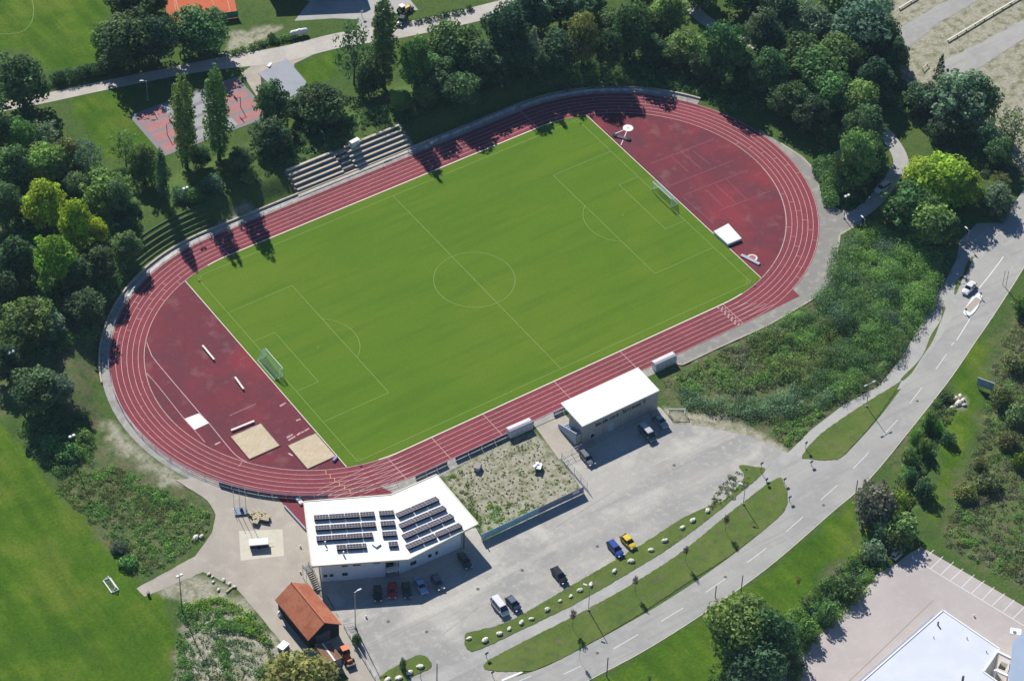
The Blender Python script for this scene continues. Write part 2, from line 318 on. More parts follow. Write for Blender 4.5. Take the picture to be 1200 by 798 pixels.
# keep the ground flat under paved sheets
flat = (1-sst(0, 3, np.hypot(np.maximum(np.abs(X)-HS, 0), Y)-RI-11)); Z = np.where((flat > 0) & (hgt(X, Y) == 0), np.minimum(Z, 0), Z)
idx = np.arange(nx*ny).reshape(ny, nx); Q = np.stack([idx[:-1, :-1], idx[:-1, 1:], idx[1:, 1:], idx[1:, :-1]], -1).reshape(-1, 4)
gme = np_mesh('ground', np.stack([X, Y, Z], -1).reshape(-1, 3), Q, zc.reshape(-1, 3), smooth=True)
def ground_mat():
    m = mat('meadow_grass', (.075, .135, .028), .95, .1, noise=[(.05, (.10, .15, .035), .8, .42, .62), (.3, (.045, .10, .022), .7, .48, .68), (1.5, (.13, .155, .06), .5, .5, .72), (6, .65, .6, .45, .65)])
    N = m.node_tree.nodes; L = m.node_tree.links; b = N['Principled BSDF']; geo = [n for n in N if n.type == 'NEW_GEOMETRY'][0]
    cur = b.inputs['Base Color'].links[0].from_socket
    at = N.new('ShaderNodeAttribute'); at.attribute_name = 'tint'; sp = N.new('ShaderNodeSeparateColor'); L.new(at.outputs['Color'], sp.inputs[0])
    def nz(sc, det=6, rr=.65):
        t = N.new('ShaderNodeTexNoise'); t.inputs['Scale'].default_value = sc; t.inputs['Detail'].default_value = det; t.inputs['Roughness'].default_value = rr; L.new(geo.outputs['Position'], t.inputs['Vector']); return t.outputs['Fac']
    def ramp(f, stops):
        r = N.new('ShaderNodeValToRGB'); L.new(f, r.inputs[0]); e = r.color_ramp.elements
        while len(e) < len(stops): e.new(.5)
        for k, (p, c) in enumerate(stops): e[k].position = p; e[k].color = (*c, 1)
        return r.outputs[0]
    def mix(f, a, c):
        mx = N.new('ShaderNodeMix'); mx.data_type = 'RGBA'; L.new(f, mx.inputs[0]); L.new(a, mx.inputs[6]); L.new(c, mx.inputs[7]); return mx.outputs[2]
    lush = ramp(nz(.08), [(.3, (.046, .118, .005)), (.45, (.062, .14, .006)), (.52, (.08, .158, .008)), (.6, (.115, .175, .017)), (.8, (.06, .135, .007))])
    rough = ramp(nz(.35), [(.32, (.06, .10, .035)), (.45, (.09, .135, .045)), (.54, (.13, .145, .06)), (.64, (.15, .13, .08)), (.75, (.09, .13, .045))])
    dry = ramp(nz(.45), [(.36, (.20, .20, .11)), (.45, (.30, .29, .20)), (.56, (.41, .385, .30)), (.7, (.34, .33, .26))])
    sc = N.new('ShaderNodeMath'); sc.operation = 'MULTIPLY'; sc.inputs[1].default_value = .9; L.new(sp.outputs[2], sc.inputs[0])
    mp = N.new('ShaderNodeMapping'); L.new(geo.outputs['Position'], mp.inputs[0]); mp.inputs['Rotation'].default_value = (0, 0, math.radians(-8)); mp.inputs['Scale'].default_value = (1.4, .18, 1)
    st_ = N.new('ShaderNodeTexNoise'); st_.inputs['Scale'].default_value = .22; st_.inputs['Detail'].default_value = 4; L.new(mp.outputs[0], st_.inputs['Vector'])
    sr = ramp(st_.outputs['Fac'], [(.38, (.82, .86, .8)), (.62, (1.22, 1.14, 1.25))]); ml = N.new('ShaderNodeMix'); ml.data_type = 'RGBA'; ml.blend_type = 'MULTIPLY'; ml.inputs[0].default_value = 1; L.new(lush, ml.inputs[6]); L.new(sr, ml.inputs[7]); lush = ml.outputs[2]
    cur = mix(sc.outputs[0], cur, lush); cur = mix(sp.outputs[0], cur, rough); cur = mix(sp.outputs[1], cur, dry)
    fine = ramp(nz(1.6, 8, .8), [(.36, (.55, .58, .55)), (.64, (1.3, 1.27, 1.25))]); mx = N.new('ShaderNodeMix'); mx.data_type = 'RGBA'; mx.blend_type = 'MULTIPLY'; mx.inputs[0].default_value = .8; L.new(cur, mx.inputs[6]); L.new(fine, mx.inputs[7])
    L.new(mx.outputs[2], b.inputs['Base Color'])
    bp = N.new('ShaderNodeBump'); bp.inputs['Distance'].default_value = .12; L.new(nz(2.5), bp.inputs['Height']); L.new(bp.outputs[0], b.inputs['Normal'])
    return m
gme.materials.append(ground_mat()); ground = bpy.data.objects.new('ground', gme); C.objects.link(ground); ground['kind'] = 'structure'
# ------------------------------------------------------------------ running track and infield
def oval(d, n=40, x0=-HS, x1=HS):
    r = RI+d; pts = []
    for i in range(n+1):
        t = -math.pi/2+math.pi*i/n; pts.append((x1+r*math.cos(t), r*math.sin(t)))
    for i in range(n+1):
        t = math.pi/2+math.pi*i/n; pts.append((x0+r*math.cos(t), r*math.sin(t)))
    return pts
def ring(mb, d0, d1, z, sel=None, n=60):
    a, b = oval(d0, n), oval(d1, n); m = len(a)
    for i in range(m):
        j = (i+1) % m
        if sel and not sel(b[i], b[j]): continue
        for (p, q, r, s) in [(a[i], b[i], b[j], a[j])]: mb.quad((*p, z), (*q, z), (*r, z), (*s, z))
LW = 1.22
mb = MB(); ring(mb, 0, 7.5, .030)
tr = mb.build('running_track', TRACK); tr['kind'] = 'structure'
ext = W([(325, 583), (333, 592), (358, 619), (385, 612), (420, 600), (460, 577), (430, 562), (345, 560)])
sheet('track_extension', ext, .022, TRACK)
sheet('track_extension', [(42, -44.1), (58.3, -43.6), (58.6, -37), (50, -36), (42, -38)], .022, TRACK)
mk = MB()
for k in range(1, 7):
    ring(mk, k*LW-.055, k*LW+.055, .040)
    if k < 6: mk.strip([(-42.2, -RI-k*LW), (-64-k*.3, -RI-k*LW)], .11, .041); mk.strip([(42.2, -RI-k*LW), (44+k*1.6, -RI-k*LW)], .10, .041)
mk.strip([(-42.2, -RI), (-63, -RI-.02)], .10, .041)
def across(x, y0=-RI, y1=-RI-7.3, w=.12, slant=0): mk.strip([(x, y0), (x+slant, y1)], w, .042)
for x in (42.2, -3.5, -22, -35, 14): across(x)
across(-46, w=.1); mk.strip([(-42.2, RI), (-42.2, RI+7.3)], .12, .042); mk.strip([(42.2, RI), (42.2, RI+7.3)], .12, .042)
def radial(cx, deg, k0, k1, w=.12, m=mk):
    t = math.radians(deg); m.strip([(cx+(RI+k0*LW)*math.cos(t), (RI+k0*LW)*math.sin(t)), (cx+(RI+k1*LW)*math.cos(t), (RI+k1*LW)*math.sin(t))], w, .043)
for k in range(6):
    for base, cx in ((104, -HS), (112, -HS), (122, -HS), (62, HS), (-22, HS), (-40, HS), (10, HS), (84, HS)):
        radial(cx, base+k*5.6 if cx < 0 else base-k*4.6, k, k+1, .09)
radial(-HS, 180+35, 0, 1.4, .1); 
mo = mk.build('lane_lines', PAINT, tr)
my = MB()
for k in range(6): radial(-HS, 243+k*1.2, k, k+1, .13, my)
for k in range(6): radial(-HS, 163+k*5.2, k+.7, k+1, .13, my)
my.build('relay_marks', YELLOW, tr)
# chequered finish marks on the south straight
ck = MB()
for k in range(12): ck.box((40.6+(k % 2)*.45+.0, -RI-.35-k*.61, .045), (.4, .34, .012))
for k in range(12): ck.box((41.5+(k % 2)*.3, -RI-.65-k*.61, .0455), (.28, .25, .012))
ck.build('start_numbers', PAINT, tr)
kb = MB(); ring(kb, -.26, 0, .075, lambda a, b: abs(a[0]) <= HS+6 and abs(b[0]) <= HS+6); kb.build('inner_kerb', KERBW, tr)
kb = MB(); ring(kb, -.15, 0, .06, lambda a, b: not (abs(a[0]) <= HS+6 and abs(b[0]) <= HS+6)); kb.build('inner_line', PAINT, tr)
GX = 54.6
def infield(a, b, n=40):
    """inner shape clipped to a<=x<=b"""
    pts = []; r = RI-.25
    xs = np.linspace(a, b, n)
    def yy(x): return r if abs(x) <= HS else math.sqrt(max(r*r-(abs(x)-HS)**2, 0))
    for x in xs: pts.append((x, -yy(x)))
    for x in xs[::-1]:
        if yy(x) > .01: pts.append((x, yy(x)))
    return pts
turf = sheet('football_pitch', infield(-GX, GX), .030, TURF)
sheet('infield_apron', infield(-HS-RI+.25, -GX-.12, 60), .030, APRON); sheet('infield_apron', infield(GX+.12, HS+RI-.25, 60), .030, APRON)
kb = MB()
for sx in (-1, 1):
    y = math.sqrt((RI-.25)**2-(GX-HS)**2); kb.box((sx*(GX+.06), 0, .045), (.16, 2*y, .06))
kb.build('edge_kerb', KERBW, turf)
PL, PW = 103.76/2, 68.05/2; lm = MB(); z = .036; w = .11
def rect(x0, y0, x1, y1): lm.strip([(x0, y0), (x1, y0)], w, z); lm.strip([(x1, y0), (x1, y1)], w, z); lm.strip([(x1, y1), (x0, y1)], w, z); lm.strip([(x0, y1), (x0, y0)], w, z)
def arc(cx, cy, r, a0, a1, n=48): lm.strip([(cx+r*math.cos(math.radians(a0+(a1-a0)*i/n)), cy+r*math.sin(math.radians(a0+(a1-a0)*i/n))) for i in range(n+1)], w, z)
rect(-PL, -PW, PL, PW); lm.strip([(0, -PW), (0, PW)], w, z); arc(0, 0, 9.15, 0, 360)
for s in (-1, 1):
    x = s*PL
    lm.strip([(x, -20.16), (x-s*16.5, -20.16), (x-s*16.5, 20.16), (x, 20.16)], w, z); lm.strip([(x, -9.16), (x-s*5.5, -9.16), (x-s*5.5, 9.16), (x, 9.16)], w, z)
    a = math.degrees(math.acos(5.5/9.15)); c = 180 if s > 0 else 0; arc(x-s*11, 0, 9.15, c-a, c+a, 20); arc(x-s*11, 0, .15, 0, 360, 6)
    for sy in (-1, 1): arc(x, sy*PW, 1, 90 if s*sy < 0 else 180, 180 if s*sy < 0 else 270, 5) if s > 0 else arc(x, sy*PW, 1, 0 if sy < 0 else 270, 90 if sy < 0 else 360, 5)
arc(0, 0, .18, 0, 360, 6)
lm.build('pitch_lines', FLINE, turf)
# apron markings
ea = MB()
def pxl(m, a, b, w=.09, z=.037): p, q = P(*a), P(*b); m.strip([p, q], w, z)
for a, b in [((762.6, 192), (837, 163)), ((787, 217), (860, 188)), ((786, 183), (807, 202)), ((798, 178), (822, 198)), ((812, 177), (832, 193)), ((801, 229), (878, 199)), ((842, 247), (903, 224)), ((827, 222), (847, 242)), ((838, 216), (862, 238)), ((851, 210), (874, 233)), ((800, 231), (836, 262))]: pxl(ea, a, b, .10)
ea.build('court_lines', PALELINE, bpy.data.objects['infield_apron.001'])
wa = MB()
for pts, ww in (([(172, 401), (176, 412), (184, 425), (234, 484), (245, 496), (262, 517), (276, 533), (290, 542)], .16), ([(171.5, 437), (185, 452), (216, 491), (228, 504), (240, 518)], .13)):
    wa.strip(smoothpoly([tuple(P(*p)[:2]) for p in pts], 3, False), ww, .037)
for a, b in [((328, 476), (335, 472)), ((347, 493), (352, 491)), ((357, 505), (362, 502)), ((353, 507), (356, 505.5)), ((336, 513), (343, 509)), ((338, 516), (346, 511)), ((348, 510), (352, 507)), ((252, 521), (258, 518)), ((338, 531), (343, 534)), ((269, 487), (300, 473))]: pxl(wa, a, b, .35 if abs(a[0]-269) > 1 else .08)
wa.build('runway_lines', PAINT, bpy.data.objects['infield_apron'])
# ------------------------------------------------------------------ paths around the track
def ringsheet(name, d0, d1, a0, a1, z, m, n=70, west=True, drape=True):
    pass
def pathring():
    mb = MB(); n = 90
    def at(s, d):  # s: 0..1 from SW (deg 262 on west bend) clockwise over north to NE
        A = math.radians(262-90)*(RI+8); Lst = 2*HS; B = math.radians(58)*(RI+8); T = A+Lst+B; q = s*T; r = RI+d
        if q < A: t = math.radians(262)-q/(RI+8); return (-HS+r*math.cos(t), r*math.sin(t))
        if q < A+Lst: return (-HS+q-A, r)
        t = math.pi/2-(q-A-Lst)/(RI+8); return (HS+r*math.cos(t), r*math.sin(t))
    for i in range(n):
        a0, a1, b0, b1 = at(i/n, 7.4), at((i+1)/n, 7.4), at(i/n, 9.4), at((i+1)/n, 9.4)
        g = lambda p: (p[0], p[1], .012+max(float(hgt(*p)), 0)+(.03 if float(hgt(*p)) > .02 else 0)); mb.quad(g(a0), g(a1), g(b1), g(b0)) if False else mb.quad(g(a1), g(a0), g(b0), g(b1))
    return mb, at
mb, AT = pathring(); mb.build('perimeter_path', CPATH)['kind'] = 'structure'
east = W([(890, 152), (915, 168), (940, 184), (955, 200), (960, 220), (966, 236), (982, 246), (1000, 250), (1009, 260), (996, 268), (984, 275), (981, 300), (974, 325), (965, 342), (948, 353), (900, 381), (840, 408), (800, 427), (780, 425), (800, 400), (880, 370), (900, 300)])
sheet('east_path', rough_edge(east, 1, .08), .010, EASTP)
mb = MB(); mb.strip(east[1:19], .45, .016); o_ = mb.build('east_path_edge', CONC); o_['kind'] = 'structure'
acc = smoothpoly([tuple(P(u, v)[:2]) for u, v in [(995, 258), (1025, 236), (1048, 205), (1056, 190), (1044, 165), (1010, 130), (960, 92), (905, 62), (836, 30), (812, 10), (790, -20), (770, -50)]], 5, False)
ribbon('access_lane', acc, 3.6, .03, PATHM, drape=True)
# south strip between track and buildings
sheet('south_path', W([(512, 560), (600, 512), (660, 486), (780, 432), (765, 420), (660, 470), (600, 496), (500, 540), (455, 565), (440, 578), (470, 580)]), .008, CPATH)
sheet('terrace_slab', W([(628, 501), (662, 486), (700, 520), (684, 530), (661, 537), (655, 538)]), .0145, CONC)
# ------------------------------------------------------------------ paved areas
lot = W([(372, 668), (450, 640), (560, 618), (566, 634), (684, 577), (656, 535), (676, 514), (766, 474), (775, 478), (790, 497), (830, 500), (880, 512), (905, 522), (921, 530), (930, 545), (925, 600), (860, 640), (700, 740), (590, 800), (560, 835), (470, 885), (440, 798), (420, 762), (400, 730), (385, 700)])
sheet('parking_lot', rough_edge(lot, 1.2, .12), .012, ASPH)
wc = W([(228, 560), (275, 577), (318, 583), (328, 585), (358, 618), (380, 660), (384, 700), (402, 732), (422, 764), (444, 800), (455, 830), (420, 830), (405, 790), (345, 775), (326, 748), (300, 716), (278, 690), (252, 676), (238, 670), (170, 699), (160, 689), (228, 652), (248, 625), (253, 603), (243, 586), (205, 562)])
sheet('forecourt', rough_edge(wc, 1.2, .10), .016, CONC)
sheet('concrete_pad', W([(280, 622), (331, 620), (333, 651), (282, 657)]), .022, mat('pale_concrete', (.62, .58, .46), .9, .2, noise=[(.5, .88, .6, .45, .6)]))
cl = [(330, 950), (450, 890), (560, 830), (600, 812), (640, 799), (670.5, 785), (733, 751.5), (787.5, 720), (839, 686), (887, 650.5), (931, 614), (972, 577), (1009, 539.5), (1044, 501), (1073, 463), (1103, 424), (1129, 386), (1152, 332), (1190, 275), (1225, 215), (1262, 150), (1310, 60), (1380, -60), (1470, -200)]
clw = smoothpoly([tuple(P(u, v)[:2]) for u, v in cl], 5, False)
road = ribbon('road', clw, 7.0, .024, ROAD)
lo = smoothpoly([tuple(P(u, v)[:2]) for u, v in [(390, 960), (520, 895), (640, 830), (688, 798), (750, 765), (820.6, 721), (899.5, 665), (975, 600), (1020, 560), (1083, 483), (1115.5, 441), (1142, 402), (1168, 364), (1205, 305), (1250, 225), (1285, 160), (1335, 68), (1405, -52), (1495, -192)]], 5, False)
sheet('road_shoulder', lo+[tuple(q) for q in clw[::-1]], .018, ROAD)
ln = MB()
for a, b in [((660, 790), (681, 780)), ((719, 760), (748, 743)), ((775, 727.6), (800.5, 712)), ((827, 694), (850.6, 677.5)), ((875.7, 659), (898, 642)), ((921, 623), (941, 605.5)), ((962, 585.5), (981.5, 568.4)), ((1000, 549), (1018, 530)), ((1035, 510), (1052, 492)), ((1066, 472.7), (1080.5, 454)), ((1096.7, 432.6), (1109.3, 415)), ((1115, 405), (1118, 401)), ((1188, 277), (1193, 269)), ((1198, 262), (1204, 252))]: pxl(ln, a, b, .12, .036)
ln.strip(smoothpoly([tuple(P(*p)[:2]) for p in [(1121, 399), (1129, 386), (1137, 373)]], 3, False), .18, .036)
ln.strip(smoothpoly([tuple(P(*p)[:2]) for p in [(1145.6, 340), (1161, 321), (1176, 301)]], 3, False), .2, .036)
ln.strip([P(588, 797), P(612, 787)], .45, .036)
ln.strip([P(596, 803), P(622, 792)], .12, .036)
L_, R2 = band(clw, 6.7)
ln.build('centre_dashes', WHITE, road)
el = MB(); el.strip(lo[3:-3], .10, .030); el.build('edge_line', KERBW, road)
# apron to the upper right and cycle path
sheet('junction_apron', W([(895, 548), (921, 530), (950, 534), (990, 533), (1010, 545), (960, 600), (925, 640), (905, 600)]), .016, ROAD)
cyc = W([(918, 536), (926, 528), (950, 504), (987.7, 475), (1030, 452.6), (1055, 421), (1068, 400), (1095, 352), (1120.5, 305), (1125, 282), (1145, 262), (1173, 261), (1198, 225), (1240, 160), (1275, 160), (1205, 290), (1160, 350), (1125, 400), (1084, 448), (1050, 457), (1012, 475), (962, 508), (934, 540)])
sheet('cycle_path', cyc, .020, PATHM)
cyc2 = smoothpoly([tuple(P(u, v)[:2]) for u, v in [(480, 812), (520, 793), (560, 773), (600, 751), (672, 715.5), (740, 677), (795, 642), (849, 601), (900, 558), (925, 532)]], 4, False)
ribbon('cycle_path', cyc2, 2.7, .028, PATHM)
VERGE = mat('verge_grass', (.085, .17, .015), .95, .1, noise=[(.12, (.12, .20, .022), .9, .42, .62), (.5, (.06, .11, .018), .7, .48, .68), (.25, (.20, .19, .07), .55, .58, .7), (2, (.16, .21, .05), .5, .5, .72), (6, .65, .6, .45, .65)], bump=.06, bscale=4, mul=(1.2, 0.95, 1.9))
cr = MB()
for a, b in [((384, 713), (416, 712)), ((470, 692), (560, 645)), ((600, 735), (650, 700)), ((520, 742), (560, 712)), ((700, 600), (735, 580)), ((640, 625), (720, 575)), ((430, 760), (520, 716)), ((770, 560), (850, 520))]: pxl(cr, a, b, .10, .0135)
cr.build('asphalt_joints', mat('joint_dark', (.27, .26, .25), .9), bpy.data.objects['parking_lot'])
mh = MB()
for u, v in [(500, 740), (612, 668), (700, 640), (560, 690), (455, 728), (790, 545), (905, 585), (700, 765), (965, 592), (1075, 470), (850, 676)]:
    c = P(u, v); mh.prism([(c.x+.35*math.cos(t*math.pi/6), c.y+.35*math.sin(t*math.pi/6)) for t in range(12)], .012, .040)
mh.build('manhole_covers', mat('cast_iron', (.11, .11, .11), .7), bpy.data.objects['road'])
def verge(name, px, kerb=True):
    p = smoothpoly(W(px), 4)
    if kerb:
        q = Vector((sum(a[0] for a in p)/len(p), sum(a[1] for a in p)/len(p)))
        mb = MB(); mb.strip(p+[p[0]], .28, .075); o2 = mb.build(name+'_kerb', KERBW); o2['kind'] = 'structure'
    return sheet(name, rough_edge(p, .5, .1), .085, VERGE, thick=.08)
verge('grass_verge', [(545, 744), (553, 763), (600, 743), (672.7, 708), (740, 669.4), (790.5, 638), (840.6, 600), (858, 585), (895.8, 553), (886, 547), (866, 546), (872, 560), (850, 585), (829, 594), (800, 607), (750, 639), (675, 683), (600, 726), (562, 738)], False)
verge('grass_verge', [(567, 778), (578, 786), (615, 786), (635, 782), (682.7, 758.4), (755.4, 715.8), (808, 680.7), (850.6, 654.4), (899.5, 617), (920, 597), (923, 580), (919, 568), (908, 561.4), (850, 605), (800, 645.6), (740.4, 684.5), (670, 723), (600, 758.4)], False)
verge('grass_verge', [(940, 534), (950, 538), (973, 539), (989, 533), (1025, 493), (1050, 457), (1055.4, 447), (1049, 451), (1010, 475), (962.7, 507.8)], False)
verge('grass_verge', [(446, 792), (470, 777), (492, 767), (504, 774), (504, 783), (488, 790), (470, 802), (455, 812), (448, 800)], False)
weed = [(1056, 446), (1070, 432), (1084, 412), (1094, 392), (1103, 374), (1106, 360)]
ribbon('weed_strip', smoothpoly(W(weed), 4, False), lambda t: .5+.4*math.sin(t*14), .045, VERGE)
ribbon('weed_strip', smoothpoly(W([(1119, 345), (1124, 330), (1130, 322), (1136, 308), (1140, 301)]), 4, False), lambda t: .4+.5*abs(math.sin(t*7)), .045, VERGE)
# north-west road, side areas, courts
LANE = mat('gravel_lane', (.56, .50, .41), .95, .15, noise=[(.15, (.47, .42, .34), .8, .42, .6), (.8, (.62, .56, .47), .6, .5, .7), (5, .88, .5, .45, .6)], mul=(0.95, 0.97, 1.05))
nw = smoothpoly([tuple(P(u, v)[:2]) for u, v in [(-160, 160), (-60, 138), (20, 122), (55, 115), (120, 101), (200, 85), (262, 74), (330, 64), (400, 47), (470, 36), (570, 14), (640, -6), (740, -40), (860, -90), (1000, -150)]], 5, False)
ribbon('gravel_lane', nw, lambda t: 3.6+2.2*float(sst(.35, .5, t)), .03, LANE)
sheet('side_yard', W([(345, 25), (380, -20), (440, -60), (520, -40), (478, -3), (490, 12), (440, 20), (436, 44), (415, 44), (420, 23), (390, 22)]), .024, PATHM)
sheet('hut_forecourt', W([(283, 86), (300, 74), (330, 62), (370, 50), (372, 62), (345, 75), (336, 130), (320, 140), (300, 112)]), .02, CONC)
cw = W([(151, 136), (199, 184), (300, 144), (284, 89)]); cw = [Vector(p) for p in cw]
cu = (cw[3]-cw[0]); cA, cB, cD = cw[0], cw[1], cw[3]
ex = ((cw[2]-cw[1])+(cw[3]-cw[0])).normalized(); Lc = 29.0; ey = Vector((ex.y, -ex.x)); Wc = 17.5
cpt = lambda a, b: tuple(cA+ex*a+ey*b)
GREYC = mat('court_grey', (.36, .36, .36), .9, .2, noise=[(.4, .85, .6, .45, .65)]); REDC = mat('court_red', (.42, .20, .19), .9, .2, noise=[(.4, .85, .6, .45, .65)]); SEAM = mat('court_band', (.25, .23, .24), .9, .2)
court = sheet('sports_court', [cpt(0, 0), cpt(Lc, 0), cpt(Lc, Wc), cpt(0, Wc)], .03, SEAM)
for a0, a1, mm in ((1.2, 8, REDC), (8, 20.5, GREYC), (20.5, Lc-1, REDC)):
    mbc = MB()
    for k in range(4):
        b0, b1 = .9+k*4.1, .9+k*4.1+3.1; q = [cpt(a0+.05, b0), cpt(a1-.05, b0), cpt(a1-.05, b1), cpt(a0+.05, b1)]; mbc.quadset([(*p, .036) for p in q], [(0, 1, 2, 3)])
    o = mbc.build('court_surface', mm, court)
    for p in o.data.polygons:
        if p.normal.z < 0: p.flip()
tc = W([(196, -8), (196, 27), (236, 29), (280, 24), (274, -12)]); tennis = sheet('tennis_court', W([(180, -60), (198, 28), (279, 22), (262, -70)]), .03, CLAY)
lt = MB()
for a, b in [((206, 0), (212, 24)), ((246, -4), (251, 6)), ((265, -6), (270, 15)), ((212, 24), (268, 19)), ((203, -6), (206, 12))]: pxl(lt, a, b, .12, .036)
lt.build('court_lines', PAINT, tennis)
arc_ = MB(); arc_.strip(smoothpoly([tuple(P(*p)[:2]) for p in [(33, -12), (38, 2), (39.5, 14), (37, 26), (31, 34), (24, 38), (12, 40), (0, 40), (-14, 39)]], 4, False), .14, .022); o_ = arc_.build('meadow_line', FLINE); o_['kind'] = 'structure'
# upper right dirt car park
sheet('dirt_lane', rough_edge(W([(1049, 36), (1111, 0), (1160, -30), (1200, -30), (1146, 0), (1100, 28), (1060, 60), (1062, 92), (1080, 102), (1060, 100), (1045, 75), (1040, 50)]), 1, .25), .03, ROAD)
sheet('dirt_lane', rough_edge(W([(1108, 70), (1150, 50), (1200, 24), (1260, -5), (1260, 15), (1200, 46), (1160, 72), (1136, 88), (1120, 100), (1095, 90)]), 1, .25), .03, ROAD)
# yard lower right
yard = W([(1080, 641), (1210, 716), (1330, 790), (1300, 930), (830, 880), (900, 799), (940, 764), (985, 720), (1022, 682), (1028, 672), (1048, 662), (1066, 648)])
yd = sheet('yard', yard, .02, YARD)
bl = MB()
pxl(bl, (1068, 653), (1215, 742), .13, .03)
for a, b in [((710, 245), (775, 185)), ((757, 275), (818, 215)), ((808, 300), (868, 240)), ((850, 330), (912, 272)), ((903, 362), (965, 300)), ((948, 390), (1012, 328)), ((1000, 418), (1058, 358)), ((1045, 447), (1107, 388)), ((1095, 478), (1152, 418)), ((1145, 505), (1197, 452))]:
    pxl(bl, (900+a[0]/3.99, 598+a[1]/3.99), (900+b[0]/3.99, 598+b[1]/3.99), .13, .03)
bl.build('bay_lines', WHITE, yd)
bl = MB(); pxl(bl, (995, 798), (1093, 704), .16, .028); bl.build('drain_line', mat('drain', (.3, .26, .21)), yd)
ribbon('creek', smoothpoly([tuple(c) for c in CREEK], 4, False), 2.0, -.5, WATER)
sheet('left_field_path', W([(0, 0), (1, 0), (0, 1)]), .001, PATHM) if False else None

# ------------------------------------------------------------------ vegetation prototypes
def leafcloud(name, lobes, leaf, dens, seed, tintvar=.28, upbias=0, maxn=9000):
    r = np.random.default_rng(seed); P0, N0, T0 = [], [], []
    for (c, rad) in lobes:
        rad = np.array(rad if np.ndim(rad) else (rad,)*3, float); n = max(14, int(dens*4*math.pi*float(np.mean(rad))**2))
        d = r.normal(size=(n, 3)); d /= np.linalg.norm(d, axis=1)[:, None]; k = np.where(r.random(n) < .8, r.uniform(.82, 1.1, n), r.uniform(.3, .85, n))
        p = np.array(c)+d*rad*k[:, None]; nn_ = d+r.normal(size=(n, 3))*.55; nn_[:, 2] += upbias; nn_ /= np.linalg.norm(nn_, axis=1)[:, None]
        t = (1+r.uniform(-tintvar, tintvar))*(1+r.uniform(-.16, .16, n)); h = r.uniform(-.08, .08); P0.append(p); N0.append(nn_); T0.append(np.stack([t*(1+h), t, t*(1-h)], 1))
    Pn, Nn, T = map(np.concatenate, (P0, N0, T0)); n = len(Pn)
    if n > maxn:
        s = r.choice(n, maxn, replace=False); Pn, Nn, T = Pn[s], Nn[s], T[s]; n = maxn
    a = np.cross(Nn, r.normal(size=(n, 3))); a /= np.linalg.norm(a, axis=1)[:, None]; b = np.cross(Nn, a)
    s = leaf*r.uniform(.55, 1.35, n)[:, None]; e = s*r.uniform(.5, 1, n)[:, None]
    V = np.stack([Pn-a*s-b*e*.3, Pn-b*e+a*s*.1, Pn+a*s+b*e*.3, Pn+b*e-a*s*.1], 1).reshape(-1, 3)
    me = np_mesh(name, V, np.arange(4*n).reshape(-1, 4), np.repeat(T, 4, 0)); me.materials.append(LEAF); return me
def broad(seed, r=4.5, a=5.2, n=34, lr=(1.0, 1.9), leaf=.27, dens=6.0, top=.0):
    q = random.Random(seed); L = [((0, 0, 0), (r*.62, r*.62, a*.66))]
    for i in range(n):
        t = math.acos(1-2*(i+.5)/n*.92); ph = i*2.39996+q.uniform(-.4, .4); rr = q.uniform(*lr); k = q.uniform(.66, 1.02)
        sh = 1-top*max(math.cos(t), 0)
        if q.random() < .25: k *= 1.16; rr *= .72
        if q.random() < .18: k *= .72
        L.append(((((r-rr*.7)*k)*math.sin(t)*math.cos(ph)*sh, ((r-rr*.7)*k)*math.sin(t)*math.sin(ph)*sh, (a-rr*.6)*k*math.cos(t)), (rr, rr, rr*.85)))
    return leafcloud('crown', L, leaf, dens, seed, upbias=.15)
def poplar(seed):
    q = random.Random(seed); L = [((0, 0, 0), (1.5, 1.5, 9.5))]
    for i in range(46):
        z = -11+22.5*i/45; f = 1-abs((z+1)/14)**3.4; ph = i*2.4; k = max(.25, 2.0*f)*q.uniform(.6, 1.0)
        L.append(((k*math.cos(ph), k*math.sin(ph), z), (q.uniform(.6, 1.0)*max(.45, f), q.uniform(.6, 1.0)*max(.45, f), q.uniform(1.4, 2.3))))
    return leafcloud('crown', L, .24, 6, seed, .22)
def conifer(seed):
    q = random.Random(seed); L = [((0, 0, 0), (1.0, 1.0, 4.4))]
    for i in range(40):
        z = -4.6+9.4*i/39; k = (5.0-z)*.33*q.uniform(.7, 1.05); ph = i*2.4; L.append(((k*.8*math.cos(ph), k*.8*math.sin(ph), z-.2), (max(.35, k*.42), max(.35, k*.42), .5)))
    return leafcloud('crown', L, .2, 7, seed, .25)
PROTO = {
    'broad': [(broad(11), 4.5, 5.2), (broad(12, n=26, lr=(1.2, 2.3)), 4.5, 5.2), (broad(13, n=44, lr=(.8, 1.6)), 4.5, 5.2), (broad(14, n=36, top=.35), 4.5, 5.2), (broad(15, n=24, lr=(1.0, 2.6)), 4.5, 5.2)],
    'open': [(broad(21, n=26, lr=(.7, 1.3), dens=3.6, leaf=.25), 4.5, 5.2), (broad(22, n=30, lr=(.6, 1.2), dens=3.4, leaf=.22), 4.5, 5.2)],
    'poplar': [(poplar(31), 3.0, 12.6), (poplar(32), 3.0, 12.6)],
    'conifer': [(conifer(41), 2.9, 4.9)],
    'shrub': [(broad(51, r=2, a=1.5, n=18, lr=(.45, .85), leaf=.16, dens=16), 2, 1.5), (broad(52, r=2, a=1.5, n=14, lr=(.5, 1.0), leaf=.16, dens=15), 2, 1.5)],
    'young': [(broad(61, r=.9, a=1.4, n=10, lr=(.25, .5), leaf=.10, dens=22), .9, 1.4)],
}
